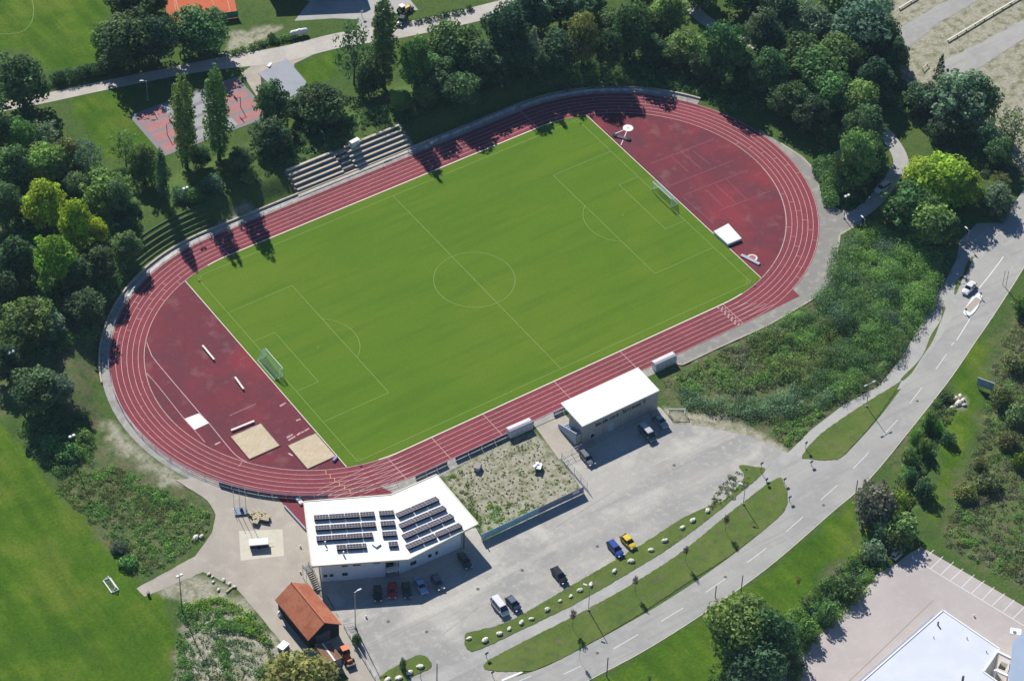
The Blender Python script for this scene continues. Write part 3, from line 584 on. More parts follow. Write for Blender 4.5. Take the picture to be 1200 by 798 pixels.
def trunk_mesh(h, r0, limbs, spread):
    m = MB(); q = random.Random(int(h*10)); m.tube((0, 0, -.4), (.1, .05, h*.55), r0, r0*.72, 8, False); m.tube((.1, .05, h*.55), (0, .1, h), r0*.72, r0*.2, 7)
    for i in range(limbs):
        t = i*2.4; z = h*q.uniform(.4, .8); m.tube((.05, .03, z), (spread*math.cos(t)*q.uniform(.7, 1), spread*math.sin(t)*q.uniform(.7, 1), z+h*q.uniform(.18, .32)), r0*.36, r0*.1, 5)
    o = m.build('trunk', BARK); me = o.data; bpy.data.objects.remove(o); return me
TR = {'broad': (trunk_mesh(6, .34, 9, 3.0), 6), 'open': (trunk_mesh(6, .26, 9, 3.0), 6), 'poplar': (trunk_mesh(20, .4, 8, 1.4), 20), 'conifer': (trunk_mesh(8, .2, 6, 1.2), 8), 'shrub': (trunk_mesh(1.6, .07, 7, 1.1), 1.6), 'young': (trunk_mesh(3, .05, 4, .4), 3)}
COL = {'dark': (.026, .058, .018), 'deep': (.020, .046, .018), 'mid': (.045, .092, .022), 'grey': (.075, .12, .065), 'light': (.085, .15, .028), 'yellow': (.20, .24, .025), 'lime': (.12, .19, .022), 'olive': (.09, .105, .035), 'purple': (.075, .045, .055), 'brown': (.10, .09, .055), 'bluish': (.045, .085, .05)}
for k_ in COL:
    mu = {'yellow': (2.4, 2.7, 1.8), 'lime': (2.0, 2.1, 1.9), 'light': (2.4, 2.5, 3.2), 'brown': (2.0, 2.4, 2.6), 'purple': (1.6, 1.6, 1.7), 'grey': (2.3, 2.4, 2.4), 'olive': (2.0, 2.2, 2.2), 'bluish': (2.4, 2.3, 2.3)}.get(k_, (3.7, 3.45, 3.8))
    COL[k_] = tuple(a*b for a, b in zip(COL[k_], mu))
tcount = 0
def tree(u, vt, vb, w, kind, col, label, name='tree', cat='tree', group=None, clear=None):
    global tcount
    tcount += 1; q = random.Random(tcount*13+5)
    if kind in ('broad', 'open') and name == 'tree': vb = vt+max(w*.95, .82*(vb-vt))
    p0 = P(u, vb); s = pscale(p0); sv, sd = s*math.cos(PIT), s*math.sin(PIT)
    me, r0, a0 = PROTO[kind][q.randrange(len(PROTO[kind]))]; r = w/2/s; e = (vb-vt)/2
    amin = {'broad': .85, 'open': .9, 'poplar': 2.5, 'conifer': 1.2, 'shrub': .55, 'young': 1.0}[kind]*r
    k2 = e*e-(sd*r)**2; a = math.sqrt(k2)/sv if k2 > 0 else 0; a = max(a, amin)
    if kind == 'poplar': a = min(a, 13.3); r *= 1.3
    if kind in ('broad', 'open'): r *= 1.09
    cl = {'broad': .2, 'open': .8, 'poplar': .8, 'conifer': .5, 'shrub': -.35*a, 'young': 1.9}[kind] if clear is None else clear
    vc = vt+math.sqrt((a*sv)**2+(r*sd)**2); c = a+cl; base = P(u, vc+c*sv)
    t = empty(name, base, q.uniform(0, 6.28), label, cat, group)
    cr = bpy.data.objects.new('crown', me); C.objects.link(cr); cr.parent = t; cr.location = (0, 0, c); cr.scale = (r/r0*q.uniform(.95, 1.08), r/r0*q.uniform(.95, 1.08), a/a0)
    cc = COL[col]; j = q.uniform(.82, 1.4); cr.color = (cc[0]*j*q.uniform(.88, 1.3), cc[1]*j, cc[2]*j*q.uniform(.75, 1.1), 1)
    tm, th = TR[kind]; tk = bpy.data.objects.new('trunk', tm); C.objects.link(tk); tk.parent = t; tk.scale = (r/r0, r/r0, (c+a*.2)/th)
    return t
T = tree
BR = 'trees of the belt around the stadium'
trees = [
 # upper left
 (28,62,147,64,'broad','deep','big dark tree at the left edge, where the gravel lane begins'),
 (152,14,92,74,'broad','dark','broad dark tree on the lane, left of the round one by the clay court'),
 (126,22,66,40,'broad','mid','smaller tree leaning out from the left flank of the broad lane tree'),
 (186,20,88,44,'broad','deep','dark tree squeezed between the two broad crowns on the gravel lane'),
 (233,5,78,66,'broad','dark','round dark tree just below the orange clay court'),
 (146,-22,14,42,'broad','deep','dark tree cut by the top edge, left of the clay court'),
 (176,-20,24,44,'broad','dark','tree at the top edge touching the clay court fence'),
 (2,128,186,40,'broad','dark','dark tree cut by the left edge below the biggest lane tree'),
 (53,139,184,38,'open','grey','small grey-green tree in front of the big dark tree at the left edge'),
 (26,138,190,34,'broad','mid','mid green tree between the left edge and the small grey-green tree'),
 (18,168,226,46,'broad','dark','dark tree at the left edge behind the yellow trees, lower of two'),
 (60,166,218,48,'broad','mid','rounded green tree directly above the tallest yellow-green tree'),
 (104,160,214,36,'open','grey','pale grey-leaved tree at the corner of the grass patch left of the sports court'),
 (82,160,205,30,'broad','olive','olive tree just left of the pale grey-leaved tree'),
 (148,150,205,32,'open','mid','thin see-through tree standing in the grass left of the sports court'),
 (170,166,230,36,'broad','dark','dark tree below the red corner of the sports court'),
 (192,178,232,15,'poplar','deep','slim young column of leaves left of the two tall poplars'),
 (219,94,222,29,'poplar','mid','left one of the two tall poplars in front of the sports court'),
 (257,84,212,31,'poplar','mid','right one of the two tall poplars in front of the sports court'),
 (282,170,208,30,'broad','dark','low dark tree at the right foot of the poplars'),
 (320,95,165,45,'broad','dark','dark tree hiding the right end of the sports court'),
 (318,136,186,46,'broad','deep','shaded tree in front of the hut, above the terrace'),
 (378,94,152,60,'broad','dark','broad dark tree right of the grey-roofed hut'),
 (352,108,150,34,'broad','deep','dark tree touching the corner of the grey-roofed hut'),
 (415,24,116,42,'open','dark','tall loose tree left of the slender poplar on the gravel lane'),
 (450,3,130,31,'poplar','dark','single tall poplar beside the gravel lane, above the terrace'),
 (432,75,124,34,'broad','deep','dark tree at the foot of the single poplar, left side'),
 (487,44,122,36,'broad','mid','tree with pale green top right of the single poplar'),
 (530,24,104,62,'broad','mid','tall broad tree on the lane right of the single poplar'),
 (512,62,112,48,'broad','dark','dark tree in front of the broad lane tree, left of its pair'),
 (562,44,108,58,'broad','dark','rounded dark tree right in front of the broad lane tree'),
 (540,84,122,44,'broad','dark','lowest tree of the clump above the right end of the terrace'),
 (592,4,90,54,'broad','deep','very dark tree at the right end of the visible gravel lane'),
 # north row
 (620,-14,56,52,'broad','deep','very dark tree at the top edge above the conical light one'),
 (656,-16,48,52,'broad','deep','dark tree at the top edge, second left of the small lawn gap'),
 (688,-18,34,46,'broad','dark','tree at the top edge, left border of the small lawn gap'),
 (606,38,98,46,'broad','deep','dark tree behind and left of the conical pale tree'),
 (655,36,92,44,'broad','deep','dark tree between the conical pale tree and the olive one'),
 (624,33,84,38,'conifer','grey','pale conical tree at the north bend, first of the front row'),
 (682,20,88,39,'broad','olive','olive-topped tree of the front row, second from the west'),
 (712,36,94,34,'broad','deep','dark tree behind the olive-topped one, on its right'),
 (738,5,82,46,'broad','dark','tall dark tree of the front row above the white throwing circle'),
 (766,40,80,36,'broad','deep','deep-shaded tree right of the tall one above the throwing circle'),
 (782,-12,54,48,'broad','mid','mid green tree at the top edge left of the access lane'),
 (748,-24,20,36,'broad','dark','tree cut by the top edge above the tall front row tree'),
 (797,32,84,48,'broad','mid','round tree with yellowish left flank, just below the access lane bend'),
 (824,60,104,34,'broad','deep','shaded tree between the round one and the big domed one of the north-east bend'),
 (846,28,112,52,'broad','dark','big domed tree of the front row beside the access lane'),
 (820,-34,12,48,'broad','dark','tree at the top edge over the access lane'),
 (872,-30,26,52,'broad','deep','dark tree at the top edge right of the access lane'),
 (872,62,112,38,'broad','deep','dark low tree of the north-east bend, right of the domed one'),
 (893,10,80,46,'broad','bluish','blue-green tree above the north-east bend, left part of the wood'),
 (898,56,124,44,'broad','dark','tree of the wood directly above the bend, left of the green one'),
 (912,-18,50,50,'broad','bluish','blue-green tree at the top edge, left part of the wood'),
 (950,4,58,52,'broad','grey','pale grey-green tree at the top of the wood'),
 (936,36,104,56,'broad','dark','dark tree in the middle of the wood, left of the mid green one'),
 (984,-30,34,56,'broad','dark','tree at the top edge in the middle of the wood'),
 (1012,-4,76,78,'broad','bluish','largest blue-green crown of the wood, beside the dirt car park'),
 (1030,24,88,44,'broad','deep','dark tree on the car park side of the wood'),
 (982,42,108,54,'broad','dark','dark tree below the largest crown of the wood'),
 (1022,66,130,46,'broad','deep','deep dark tree where the wood meets the dirt car park'),
 (955,54,126,62,'broad','mid','mid green tree with bright top in the lower wood'),
 (920,92,150,46,'broad','deep','shaded tree at the lower edge of the wood, next to the track'),
 (974,82,142,50,'broad','mid','green tree with a reddish twig top in the lower wood'),
 (950,110,168,44,'broad','deep','shaded tree between the mid green tree and the track bend'),
 (1004,96,152,46,'broad','mid','green tree at the right border of the lower wood'),
 (1054,57,82,18,'broad','dark','small dark tree standing alone at the end of the dirt lane'),
 (1097,66,112,26,'conifer','deep','small dark conifer at the mouth of the dirt lane'),
 (1074,96,136,38,'broad','deep','low dark tree left of the conifer at the dirt lane'),
 (1092,94,146,46,'broad','bluish','bluish tree right below the small conifer'),
 (1120,80,152,76,'broad','grey','largest grey-green tree at the edge of the dirt car park'),
 (1146,92,156,44,'broad','dark','dark right-hand neighbour of the largest grey-green tree'),
 (1106,128,176,40,'broad','deep','shaded tree below the largest grey-green tree'),
 (1155,138,184,32,'open','grey','small pale tree between the grey-green group and the right edge'),
 (1186,124,190,50,'open','grey','loose grey-green tree cut by the right edge'),
 (1170,160,205,34,'broad','dark','dark small tree below the loose one at the right edge'),
 (1010,122,196,50,'broad','dark','dark tree left of the access lane clearing'),
 (1000,152,240,50,'broad','mid','tall tree on the slope above the east path'),
 (1020,164,222,42,'broad','dark','dark tree beside the parked white car'),
 (985,176,236,26,'broad','dark','slender dark tree nearest to the east path'),
 # east clump
 (1062,212,282,66,'broad','dark','large round dark tree at the east path fork, left of the lime one'),
 (1084,232,296,60,'broad','mid','mid green tree at the lower side of the east clump'),
 (1102,178,250,68,'broad','lime','brightest yellow-green tree of the east clump'),
 (1078,186,236,44,'broad','lime','yellow-green tree on the left top of the east clump'),
 (1128,194,250,42,'broad','lime','yellow-green tree on the right flank of the east clump'),
 (1108,250,292,30,'broad','dark','small dark tree at the road end of the east clump'),
 (1168,214,256,36,'broad','grey','greyish round tree on the grass corner beside the road'),
 (1170,200,230,26,'open','olive','thin olive tree behind the greyish round one'),
 # west clump
 (55,208,282,50,'broad','yellow','tallest yellow-green tree of the west group'),
 (92,231,306,42,'broad','yellow','bright yellow tree in the middle of the west group'),
 (113,253,290,28,'broad','yellow','small yellow tree on the right flank of the west group'),
 (70,271,352,54,'broad','lime','large lime green tree with yellow left side, lowest of the west group'),
 (127,197,264,56,'broad','light','fresh green tree right of the yellow group'),
 (8,216,278,40,'broad','dark','dark tree at the left edge beside the tallest yellow-green tree'),
 (22,274,348,52,'broad','deep','dark tree at the left edge beside the lime green one'),
 (32,346,410,64,'broad','mid','broad mid green tree at the left edge, lowest of the dark ones'),
 (58,362,402,36,'broad','grey','grey-green tree at the right side of the broad left-edge tree'),
 (118,284,328,46,'broad','dark','dark tree in the shade below the fresh green tree'),
 (150,268,298,36,'broad','dark','dark tree closest to the grass steps'),
 (98,334,374,46,'broad','deep','dark tree between the lime green tree and the track bend'),
 (44,425,492,60,'broad','dark','dark bushy tree in front of the floodlight at the left edge'),
 (68,436,478,38,'broad','bluish','bluish bushy tree on the right side of the left-edge floodlight group'),
 (10,400,455,36,'broad','deep','dark tree under the left-edge floodlight'),
 # bottom
 (498,95,120,32,'broad','dark','low dark tree between the single poplar and the terrace end'),
 (470,105,126,26,'broad','mid','small tree at the right foot of the single poplar'),
 (585,72,104,34,'broad','deep','shaded tree between the broad lane pair and the pale cone'),
 (640,66,104,26,'broad','deep','small shaded tree between the pale cone and the olive-topped one'),
 (716,10,48,36,'broad','dark','tree behind the olive-topped one and the tall front one'),
 (765,12,60,32,'broad','dark','tree between the tall front one and the round yellowish-flanked one'),
 (905,30,80,40,'broad','dark','tree filling the wood between its blue-green and mid green crowns'),
 (1048,44,96,30,'broad','dark','tree at the car park side below the largest crown of the wood'),
 (236,170,204,24,'broad','dark','low dark tree between the feet of the two poplars'),
 (140,210,262,30,'broad','dark','dark tree right behind the fresh green tree of the west group'),
 (30,228,262,34,'broad','dark','dark tree between the left edge and the tallest yellow-green tree'),
 (92,300,350,34,'broad','dark','shaded tree just right of the large lime green tree'),
 (8,318,368,34,'broad','deep','dark tree at the left edge above the broad mid green one'),
 (90,200,236,30,'broad','dark','dark tree top between the yellow group and the fresh green tree'),
 (354,757,828,86,'broad','olive','yellowish green tree at the bottom edge beside the shed'),
 (322,770,820,44,'broad','mid','green tree at the bottom edge, left of the yellowish one'),
 (868,690,782,84,'broad','mid','big tree beside the road in the lower right'),
 (896,704,792,64,'broad','dark','dark right-hand crown of the big roadside pair'),
 (884,745,806,70,'broad','deep','low dark tree in front of the big roadside pair'),
]
for (u, vt, vb, w_, k, c, lab) in trees: T(u, vt, vb, w_, k, c, lab)
shrubs = [
 (1025,562,618,52,'brown','broad greyish shrub beside the road, largest along the creek'),
 (1052,572,606,30,'lime','fresh green shrub right of the broad greyish one'),
 (1082,560,588,26,'dark','dark round shrub on the right creek bank'),
 (1066,545,572,18,'dark','small dark shrub over the creek, upstream of the round one'),
 (1056,598,642,46,'mid','large shrub at the bend of the creek above the parking bays'),
 (1034,605,640,30,'grey','grey shrub left of the large one at the creek bend'),
 (1024,630,664,32,'grey','pale shrub left of the wood pile in the yard'),
 (1048,620,650,28,'dark','dark shrub touching the wood pile in the yard'),
 (991,668,706,42,'dark','dark rounded bush at the grass corner of the yard'),
 (968,700,732,30,'mid','clipped green bush, upper one of the pair at the yard edge'),
 (943,718,754,34,'mid','clipped green bush, lower one of the pair at the yard edge'),
 (922,742,778,34,'dark','dark bush between the clipped pair and the big roadside tree'),
 (930,770,800,30,'deep','dark bush at the bottom edge beside the yard'),
 (1110,503,523,20,'dark','small round bush alone on the grass right of the creek'),
 (1110,458,474,20,'dark','low bush at the stone culvert'),
 (1088,480,506,20,'mid','bush on the creek bank below the culvert'),
 (1099,492,512,14,'lime','yellowish bush at the creek below the culvert'),
 (1082,510,540,20,'mid','bush on the left creek bank, third from the culvert'),
 (1072,500,522,18,'light','light bush between creek and road'),
 (1064,520,545,18,'mid','bush left of the creek in mid slope'),
 (1170,235,262,22,'bluish','bluish bush on the grass corner by the road'),
 (95,500,520,26,'mid','bush on the weedy slope left of the tall floodlight mast'),
 (80,515,540,34,'mid','low wide bush at the foot of the tall floodlight mast'),
 (60,508,534,30,'mid','bush on the slope between floodlight mast and mown field'),
 (98,478,496,18,'dark','small dark bush above the tall floodlight mast'),
 (212,216,238,26,'grey','pale bush at the shadow of the left poplar'),
 (250,203,228,26,'grey','pale bush between the shadows of the two poplars'),
 (226,218,240,24,'mid','green bush between the pale ones below the poplars'),
 (292,198,216,24,'mid','bush at the top of the bank left of the terrace'),
 (1150,222,240,16,'mid','little bush left of the greyish tree on the grass corner'),
 (1165,300,316,1,'mid',None),
 (150,648,668,26,'mid','low bush in the weeds above the footpath'),
 (139,632,650,22,'bluish','bluish low bush in the weeds beside the mown field'),
 (418,740,758,12,'dark','narrow bush beside the orange tractor'),
 (472,768,786,9,'dark','small conifer-like bush in the small verge at the lot entrance'),
 (128,250,262,16,'light','light low bush at the top of the grass steps'),
 (62,33,62,1,'dark',None),
 (318,38,50,12,'dark','little bush beside the white gas tank'),
 (305,0,12,1,'dark',None),
 (942,560,585,1,'dark',None),
 (1148,535,552,18,'olive','brown bush on the rough field, left of the lime one'),
 (1194,530,552,18,'lime','bright lime bush at the right edge of the rough field'),
 (1180,505,530,28,'olive','grey-brown bush in the middle of the rough field'),
 (1158,552,578,34,'olive','grey-brown bush in the rough field, lowest one'),
 (1130,565,590,30,'olive','grey-brown bush nearest to the mown strip of the rough field'),
 (1192,470,500,34,'olive','grey-brown bush at the right edge of the rough field'),
 (1172,450,480,30,'olive','grey-brown bush right of the billboard'),
 (1190,410,440,34,'olive','grey-brown bush at the right edge above the billboard'),
 (1196,345,372,26,'mid','green bush at the right edge beside the road'),
]
for (u, vt, vb, w_, c, lab) in shrubs:
    if lab: T(u, vt, vb, w_, 'shrub', c, lab, 'shrub', 'bush')
for (u, vt, vb, w_, c, lab) in [
 (671,711,727,9,'purple','dark red-leaved young tree by the cycle path, first from the lot entrance'),
 (744,672,686,8,'purple','dark red-leaved young tree by the cycle path, second from the lot entrance'),
 (803,637,651,8,'purple','dark red-leaved young tree by the cycle path, third from the lot entrance'),
 (850,601,615,9,'purple','dark red-leaved young tree by the cycle path, nearest to the junction'),
 (934,672,686,8,'olive','lone pale sapling in the meadow below the road'),
 (679,752,764,5,'dark','tiny young tree at the lower edge of the long verge'),
 (760,786,800,7,'olive','pale sapling at the bottom edge in the roadside meadow'),
 (677,778,800,1,'dark',None)]:
    if lab: T(u, vt, vb, w_, 'young', c, lab, 'young_tree', 'young tree')
# hedges
def hedge(pts, w, h, col, label, name='hedge'):
    c = smoothpoly([tuple(P(*p)[:2]) for p in pts], 4, False); L = []
    tot = [Vector(p) for p in c]; acc_ = 0
    for a, b in zip(tot[:-1], tot[1:]):
        n = max(1, int((b-a).length/.9))
        for k in range(n):
            q = a.lerp(b, k/n); z = float(hgt(q.x, q.y)); L.append(((q.x+rnd.uniform(-.3, .3), q.y+rnd.uniform(-.3, .3), z+h*.5), (w*.5*rnd.uniform(.8, 1.2), w*.5*rnd.uniform(.8, 1.2), h*.5*rnd.uniform(.8, 1.2))))
    o = bpy.data.objects.new(name, leafcloud(name, L, .2, 14, 77, maxn=14000)); C.objects.link(o); o.color = (*COL[col], 1); tag(o, label, 'hedge'); return o
hedge([(66, 96), (95, 90), (128, 84)], 3.4, 2.8, 'dark', 'long dark hedge along the gravel lane below the upper left meadow')
hedge([(112, 205), (150, 203), (178, 199), (200, 204)], 1.6, 1.4, 'mid', 'low trimmed hedge below the grass patch left of the sports court')
hedge([(480, 28), (520, 19), (560, 9)], 1.4, 1.2, 'dark', 'low dark hedge on the far side of the gravel lane near the top edge')
hedge([(262, 66), (285, 60), (318, 50), (352, 44)], 1.6, 1.2, 'mid', 'low uneven hedge between the gravel lane and the gas tank')
hedge([(975, 240), (968, 215), (962, 200), (975, 190)], 4.2, 2.2, 'mid', 'bushy green hedge along the edge of the east path')
# scrub and weeds nobody could count
def scatter(name, zones, seed, leaf=.16, cat='undergrowth'):
    r = np.random.default_rng(seed); PP, TT, SS = [], [], []
    for px, n, rad, hh, cols in zones:
        poly = W(px); xs = [p[0] for p in poly]; ys = [p[1] for p in poly]
        x = r.uniform(min(xs), max(xs), n*4); y = r.uniform(min(ys), max(ys), n*4); k = pip(xs, ys, x, y); x, y = x[k][:n], y[k][:n]
        nz = noise2(x, y, 5, seed+3)*.7+noise2(x, y, 1.7, seed+4)*.3; z = hgt(x, y)
        for i in range(len(x)):
            R = rad*(.55+1.1*nz[i])*r.uniform(.7, 1.25); H = hh*(.4+1.2*nz[i])*r.uniform(.7, 1.3); m = int(12+44*R*R) if R > .5 else int(6+14*R)
            d = r.normal(size=(m, 3)); d /= np.linalg.norm(d, axis=1)[:, None]; d[:, 2] = np.abs(d[:, 2])
            PP.append(np.array([x[i], y[i], z[i]])+d*np.array([R, R, H])*r.uniform(.75, 1.08, (m, 1))); c = np.array(COL[cols[min(int(noise2(x[i:i+1], y[i:i+1], 7, seed+9)[0]*len(cols)), len(cols)-1)] if r.random() < .7 else cols[r.integers(len(cols))]])
            TT.append(np.tile(c*r.uniform(.75, 1.3), (m, 1))*r.uniform(.85, 1.15, (m, 1))); nn2 = d+r.normal(size=(m, 3))*.6; SS.append(nn2)
    Pn, T_, Nn = map(np.concatenate, (PP, TT, SS)); n = len(Pn); Nn /= np.linalg.norm(Nn, axis=1)[:, None]; a = np.cross(Nn, r.normal(size=(n, 3))); a /= np.linalg.norm(a, axis=1)[:, None]; b = np.cross(Nn, a); s = leaf*r.uniform(.6, 1.5, (n, 1))
    V = np.stack([Pn-a*s, Pn-b*s*.6, Pn+a*s, Pn+b*s*.6], 1).reshape(-1, 3)
    me = np_mesh(name, V, np.arange(4*n).reshape(-1, 4), np.repeat(T_, 4, 0)); me.materials.append(LEAF); o = bpy.data.objects.new(name, me); C.objects.link(o); o.color = {'scrub': (1.35, 1.3, 1.2, 1), 'weeds': (1.2, 1.2, 1.05, 1)}.get(name, (1, 1, 1, 1)); return o
sc = scatter('scrub', [
 ([(985, 285), (1010, 265), (1060, 285), (1108, 308), (1085, 360), (1060, 395), (1000, 400), (950, 360), (975, 335)], 420, 1.8, 2.7, ['mid', 'dark', 'bluish', 'light', 'mid']),
 ([(940, 365), (1000, 395), (1062, 395), (1052, 425), (1020, 450), (985, 468), (955, 470), (900, 430), (880, 400)], 340, 1.4, 2.0, ['mid', 'dark', 'olive', 'mid', 'light']),
 ([(800, 460), (830, 470), (900, 468), (940, 452), (985, 460), (965, 478), (930, 485), (880, 490), (840, 485), (800, 475)], 150, 1.2, 1.7, ['dark', 'grey', 'bluish']),
 ([(800, 435), (880, 395), (935, 370), (960, 400), (930, 440), (880, 462), (800, 458), (780, 448)], 520, .75, .9, ['olive', 'brown', 'olive', 'light', 'mid', 'brown']),
 ([(1078, 290), (1118, 300), (1096, 345), (1075, 390), (1060, 402), (1060, 350)], 120, 1.3, 2.2, ['dark', 'mid'])], 301, leaf=.14)
tag(sc, 'dense mixed scrub filling the slope between the east path, fieldhouse and cycle path', 'undergrowth', kind='stuff')
sc = scatter('weeds', [
 ([(1170, 410), (1225, 330), (1300, 450), (1300, 700), (1200, 690), (1105, 635), (1125, 575), (1150, 500)], 1300, .85, .45, ['olive', 'brown', 'olive', 'light', 'brown', 'mid']),
 ([(65, 575), (90, 555), (130, 545), (180, 570), (245, 600), (240, 630), (172, 676), (120, 625)], 620, .65, .3, ['olive', 'light', 'olive', 'mid', 'light']),
 ([(60, 480), (105, 500), (110, 540), (70, 560), (20, 510)], 260, .9, .8, ['mid', 'dark', 'mid', 'light']),
 ([(205, 712), (262, 700), (298, 722), (322, 760), (290, 740), (225, 738)], 260, .85, .75, ['mid', 'lime', 'mid', 'dark']),
 ([(210, 740), (225, 740), (222, 800), (205, 800)], 60, .7, .6, ['dark', 'mid']), ([(250, 745), (262, 745), (278, 800), (262, 800)], 60, .6, .5, ['dark', 'mid']),
 ([(225, 735), (320, 755), (335, 810), (220, 810)], 320, .45, .25, ['brown', 'olive', 'grey']),
 ([(565, 625), (520, 562), (540, 550), (560, 590), (620, 590), (640, 592)], 130, .4, .25, ['light', 'lime', 'olive']),
 ([(540, 550), (622, 508), (682, 572), (640, 592), (565, 610)], 420, .16, .05, ['olive', 'light', 'brown', 'olive', 'olive']),
 ([(1098, 470), (1075, 505), (1060, 545), (1045, 580), (1075, 590), (1095, 530), (1118, 480)], 420, .8, .9, ['mid', 'olive', 'dark', 'light']),
 ([(1040, 600), (1000, 650), (900, 735), (900, 790), (920, 790), (1010, 700), (1060, 640)], 330, .8, .9, ['mid', 'dark', 'light']),
 ([(850, 560), (875, 550), (880, 565), (855, 590), (825, 600)], 70, .4, .3, ['olive', 'brown']),
 ([(900, 500), (950, 475), (980, 470), (925, 525)], 120, .45, .3, ['olive', 'light']),
 ([(945, 735), (880, 800), (830, 800), (840, 760)], 60, .9, .8, ['dark', 'mid'])], 302, leaf=.15)
tag(sc, 'rough weeds and tall grass on the banks, spoil heaps and fallow ground', 'weeds', kind='stuff')
sc = scatter('understorey', [
 ([(960, 150), (1005, 150), (1030, 200), (1000, 245), (965, 205)], 220, 1.2, 1.3, ['dark', 'mid']),
 ([(560, 60), (900, 60), (940, 130), (860, 130), (780, 100), (620, 105)], 420, 1.1, 1.0, ['dark', 'mid']),
 ([(0, 180), (110, 190), (170, 240), (140, 330), (110, 400), (60, 420), (0, 420)], 620, 1.2, 1.1, ['dark', 'mid', 'mid']),
 ([(270, 180), (330, 150), (480, 120), (480, 150), (340, 195), (290, 215)], 240, .9, .8, ['dark', 'mid']),
 ([(900, 0), (1040, 0), (1060, 100), (1180, 170), (1200, 220), (1130, 200), (1050, 130), (940, 110)], 500, 1.3, 1.4, ['dark', 'mid', 'bluish'])], 303, leaf=.2)
tag(sc, 'dark undergrowth beneath the tree belt around the stadium', 'undergrowth', kind='stuff')
# ------------------------------------------------------------------ stadium furniture
def goal(sx, label):
    x = sx*PL; t = empty('football_goal', (x, 0, 0), 0 if sx > 0 else math.pi, label, 'goal', 'football goals on the pitch')
    m = MB()
    for y in (-3.66, 3.66): m.tube((0, y, 0), (0, y, 2.44), .07)
    m.tube((0, -3.66, 2.44), (0, 3.66, 2.44), .075); m.build('goal_frame', WHITE, t)
    m = MB(); m.tube((2.1, -3.66, .05), (2.1, 3.66, .05), .07)
    for y in (-3.66, 3.66): m.tube((0, y, .05), (2.1, y, .05), .05); m.tube((0, y, 2.44), (.9, y, 2.35), .03); m.tube((.9, y, 2.35), (2.1, y, .05), .03)
    m.build('ground_frame', WHITE, t)
    m = MB(); ys = np.linspace(-3.6, 3.6, 25)
    for y in ys: m.tube((0, y, 2.4), (.9, y, 2.32), .022, n=3, cap=False); m.tube((.9, y, 2.32), (2.1, y, .08), .022, n=3, cap=False)
    for k in range(11):
        f = k/10; p = (.9+1.2*f, 2.32-2.24*f); m.tube((p[0], -3.6, p[1]), (p[0], 3.6, p[1]), .022, n=3, cap=False)
        for y in (-3.63, 3.63): m.tube((0, y, 2.4-2.3*f), (.9+1.2*f, y, 2.32-2.24*f), .022, n=3, cap=False)
    m.build('net', NET, t); return t
goal(-1, 'white goal with green net at the west end of the pitch'); goal(1, 'white goal at the east end of the pitch, by the marked red apron')
for sx, sy, lb in ((-1, -1, 'near the sand pits'), (-1, 1, 'at the north-west corner of the pitch'), (1, -1, 'near the white high jump mat'), (1, 1, 'near the upper throwing circle')):
    t = empty('corner_flag', (sx*PL, sy*PW, .03), 0, 'white corner flag '+lb, 'corner flag', 'corner flags of the pitch'); m = MB(); m.tube((0, 0, 0), (0, 0, 1.5), .03, n=5); m.build('pole', WHITE, t); m = MB(); m.box((.2, 0, 1.3), (.4, .03, .35)); m.build('flag', YELLOW, t)
# sand pits
for px, lb in (([(270, 513), (304.4, 495.4), (327.5, 522), (293.5, 538)], 'square sand pit left of the other, beside the white bench'), ([(337, 522), (369.5, 508), (393, 534), (361, 550)], 'square sand pit nearest to the pitch corner')):
    q = W(px); x0 = (q[0][0]+q[3][0])/2; x1 = (q[1][0]+q[2][0])/2; y1 = (q[0][1]+q[1][1])/2; y0 = (q[2][1]+q[3][1])/2
    t = empty('sand_pit', ((x0+x1)/2, (y0+y1)/2, .03), 0, lb, 'sand pit', 'sand pits of the long jump'); w_, l_ = x1-x0, y1-y0
    g = MB(); nx_, ny_ = 14, 14; vs = [(-w_/2+w_*i/nx_, -l_/2+l_*j/ny_, .05+rnd.uniform(0, .05)) for j in range(ny_+1) for i in range(nx_+1)]
    g.quadset(vs, [(j*(nx_+1)+i, j*(nx_+1)+i+1, (j+1)*(nx_+1)+i+1, (j+1)*(nx_+1)+i) for j in range(ny_) for i in range(nx_)]); g.build('sand', SAND, t)
    m = MB()
    for c_, s_ in (((0, -l_/2-.1, .06), (w_+.4, .2, .16)), ((0, l_/2+.1, .06), (w_+.4, .2, .16)), ((-w_/2-.1, 0, .06), (.2, l_, .16)), ((w_/2+.1, 0, .06), (.2, l_, .16))): m.box(c_, s_)
    m.build('border', mat('pit_border', (.13, .06, .055), .9), t)
def bench(a, b, label, mt=WOOD, h=.5, w=.42, group=None, name='bench'):
    p, q = P(*a), P(*b); d = q-p; L = d.length; t = empty(name, (p+q)/2, math.atan2(d.y, d.x), label, 'bench', group)
    m = MB(); m.box((0, 0, h), (L, w, .08)); m.build('seat', mt, t)
    for x in (-L*.42, 0, L*.42): m = MB(); m.box((x, 0, h/2-.02), (.1, w*.8, h-.04)); m.build('leg', DSTEEL, t)
    return t
bench((237.5, 406.5), (251, 423), 'long pale bench on the western apron, farther from the pitch', KERBW)
bench((275.5, 443.5), (285.5, 457.5), 'shorter pale bench on the western apron, nearer to the goal', KERBW)
bench((271, 505.5), (298, 494.5), 'white bench with dark middle along the left sand pit', WHITE, .4)
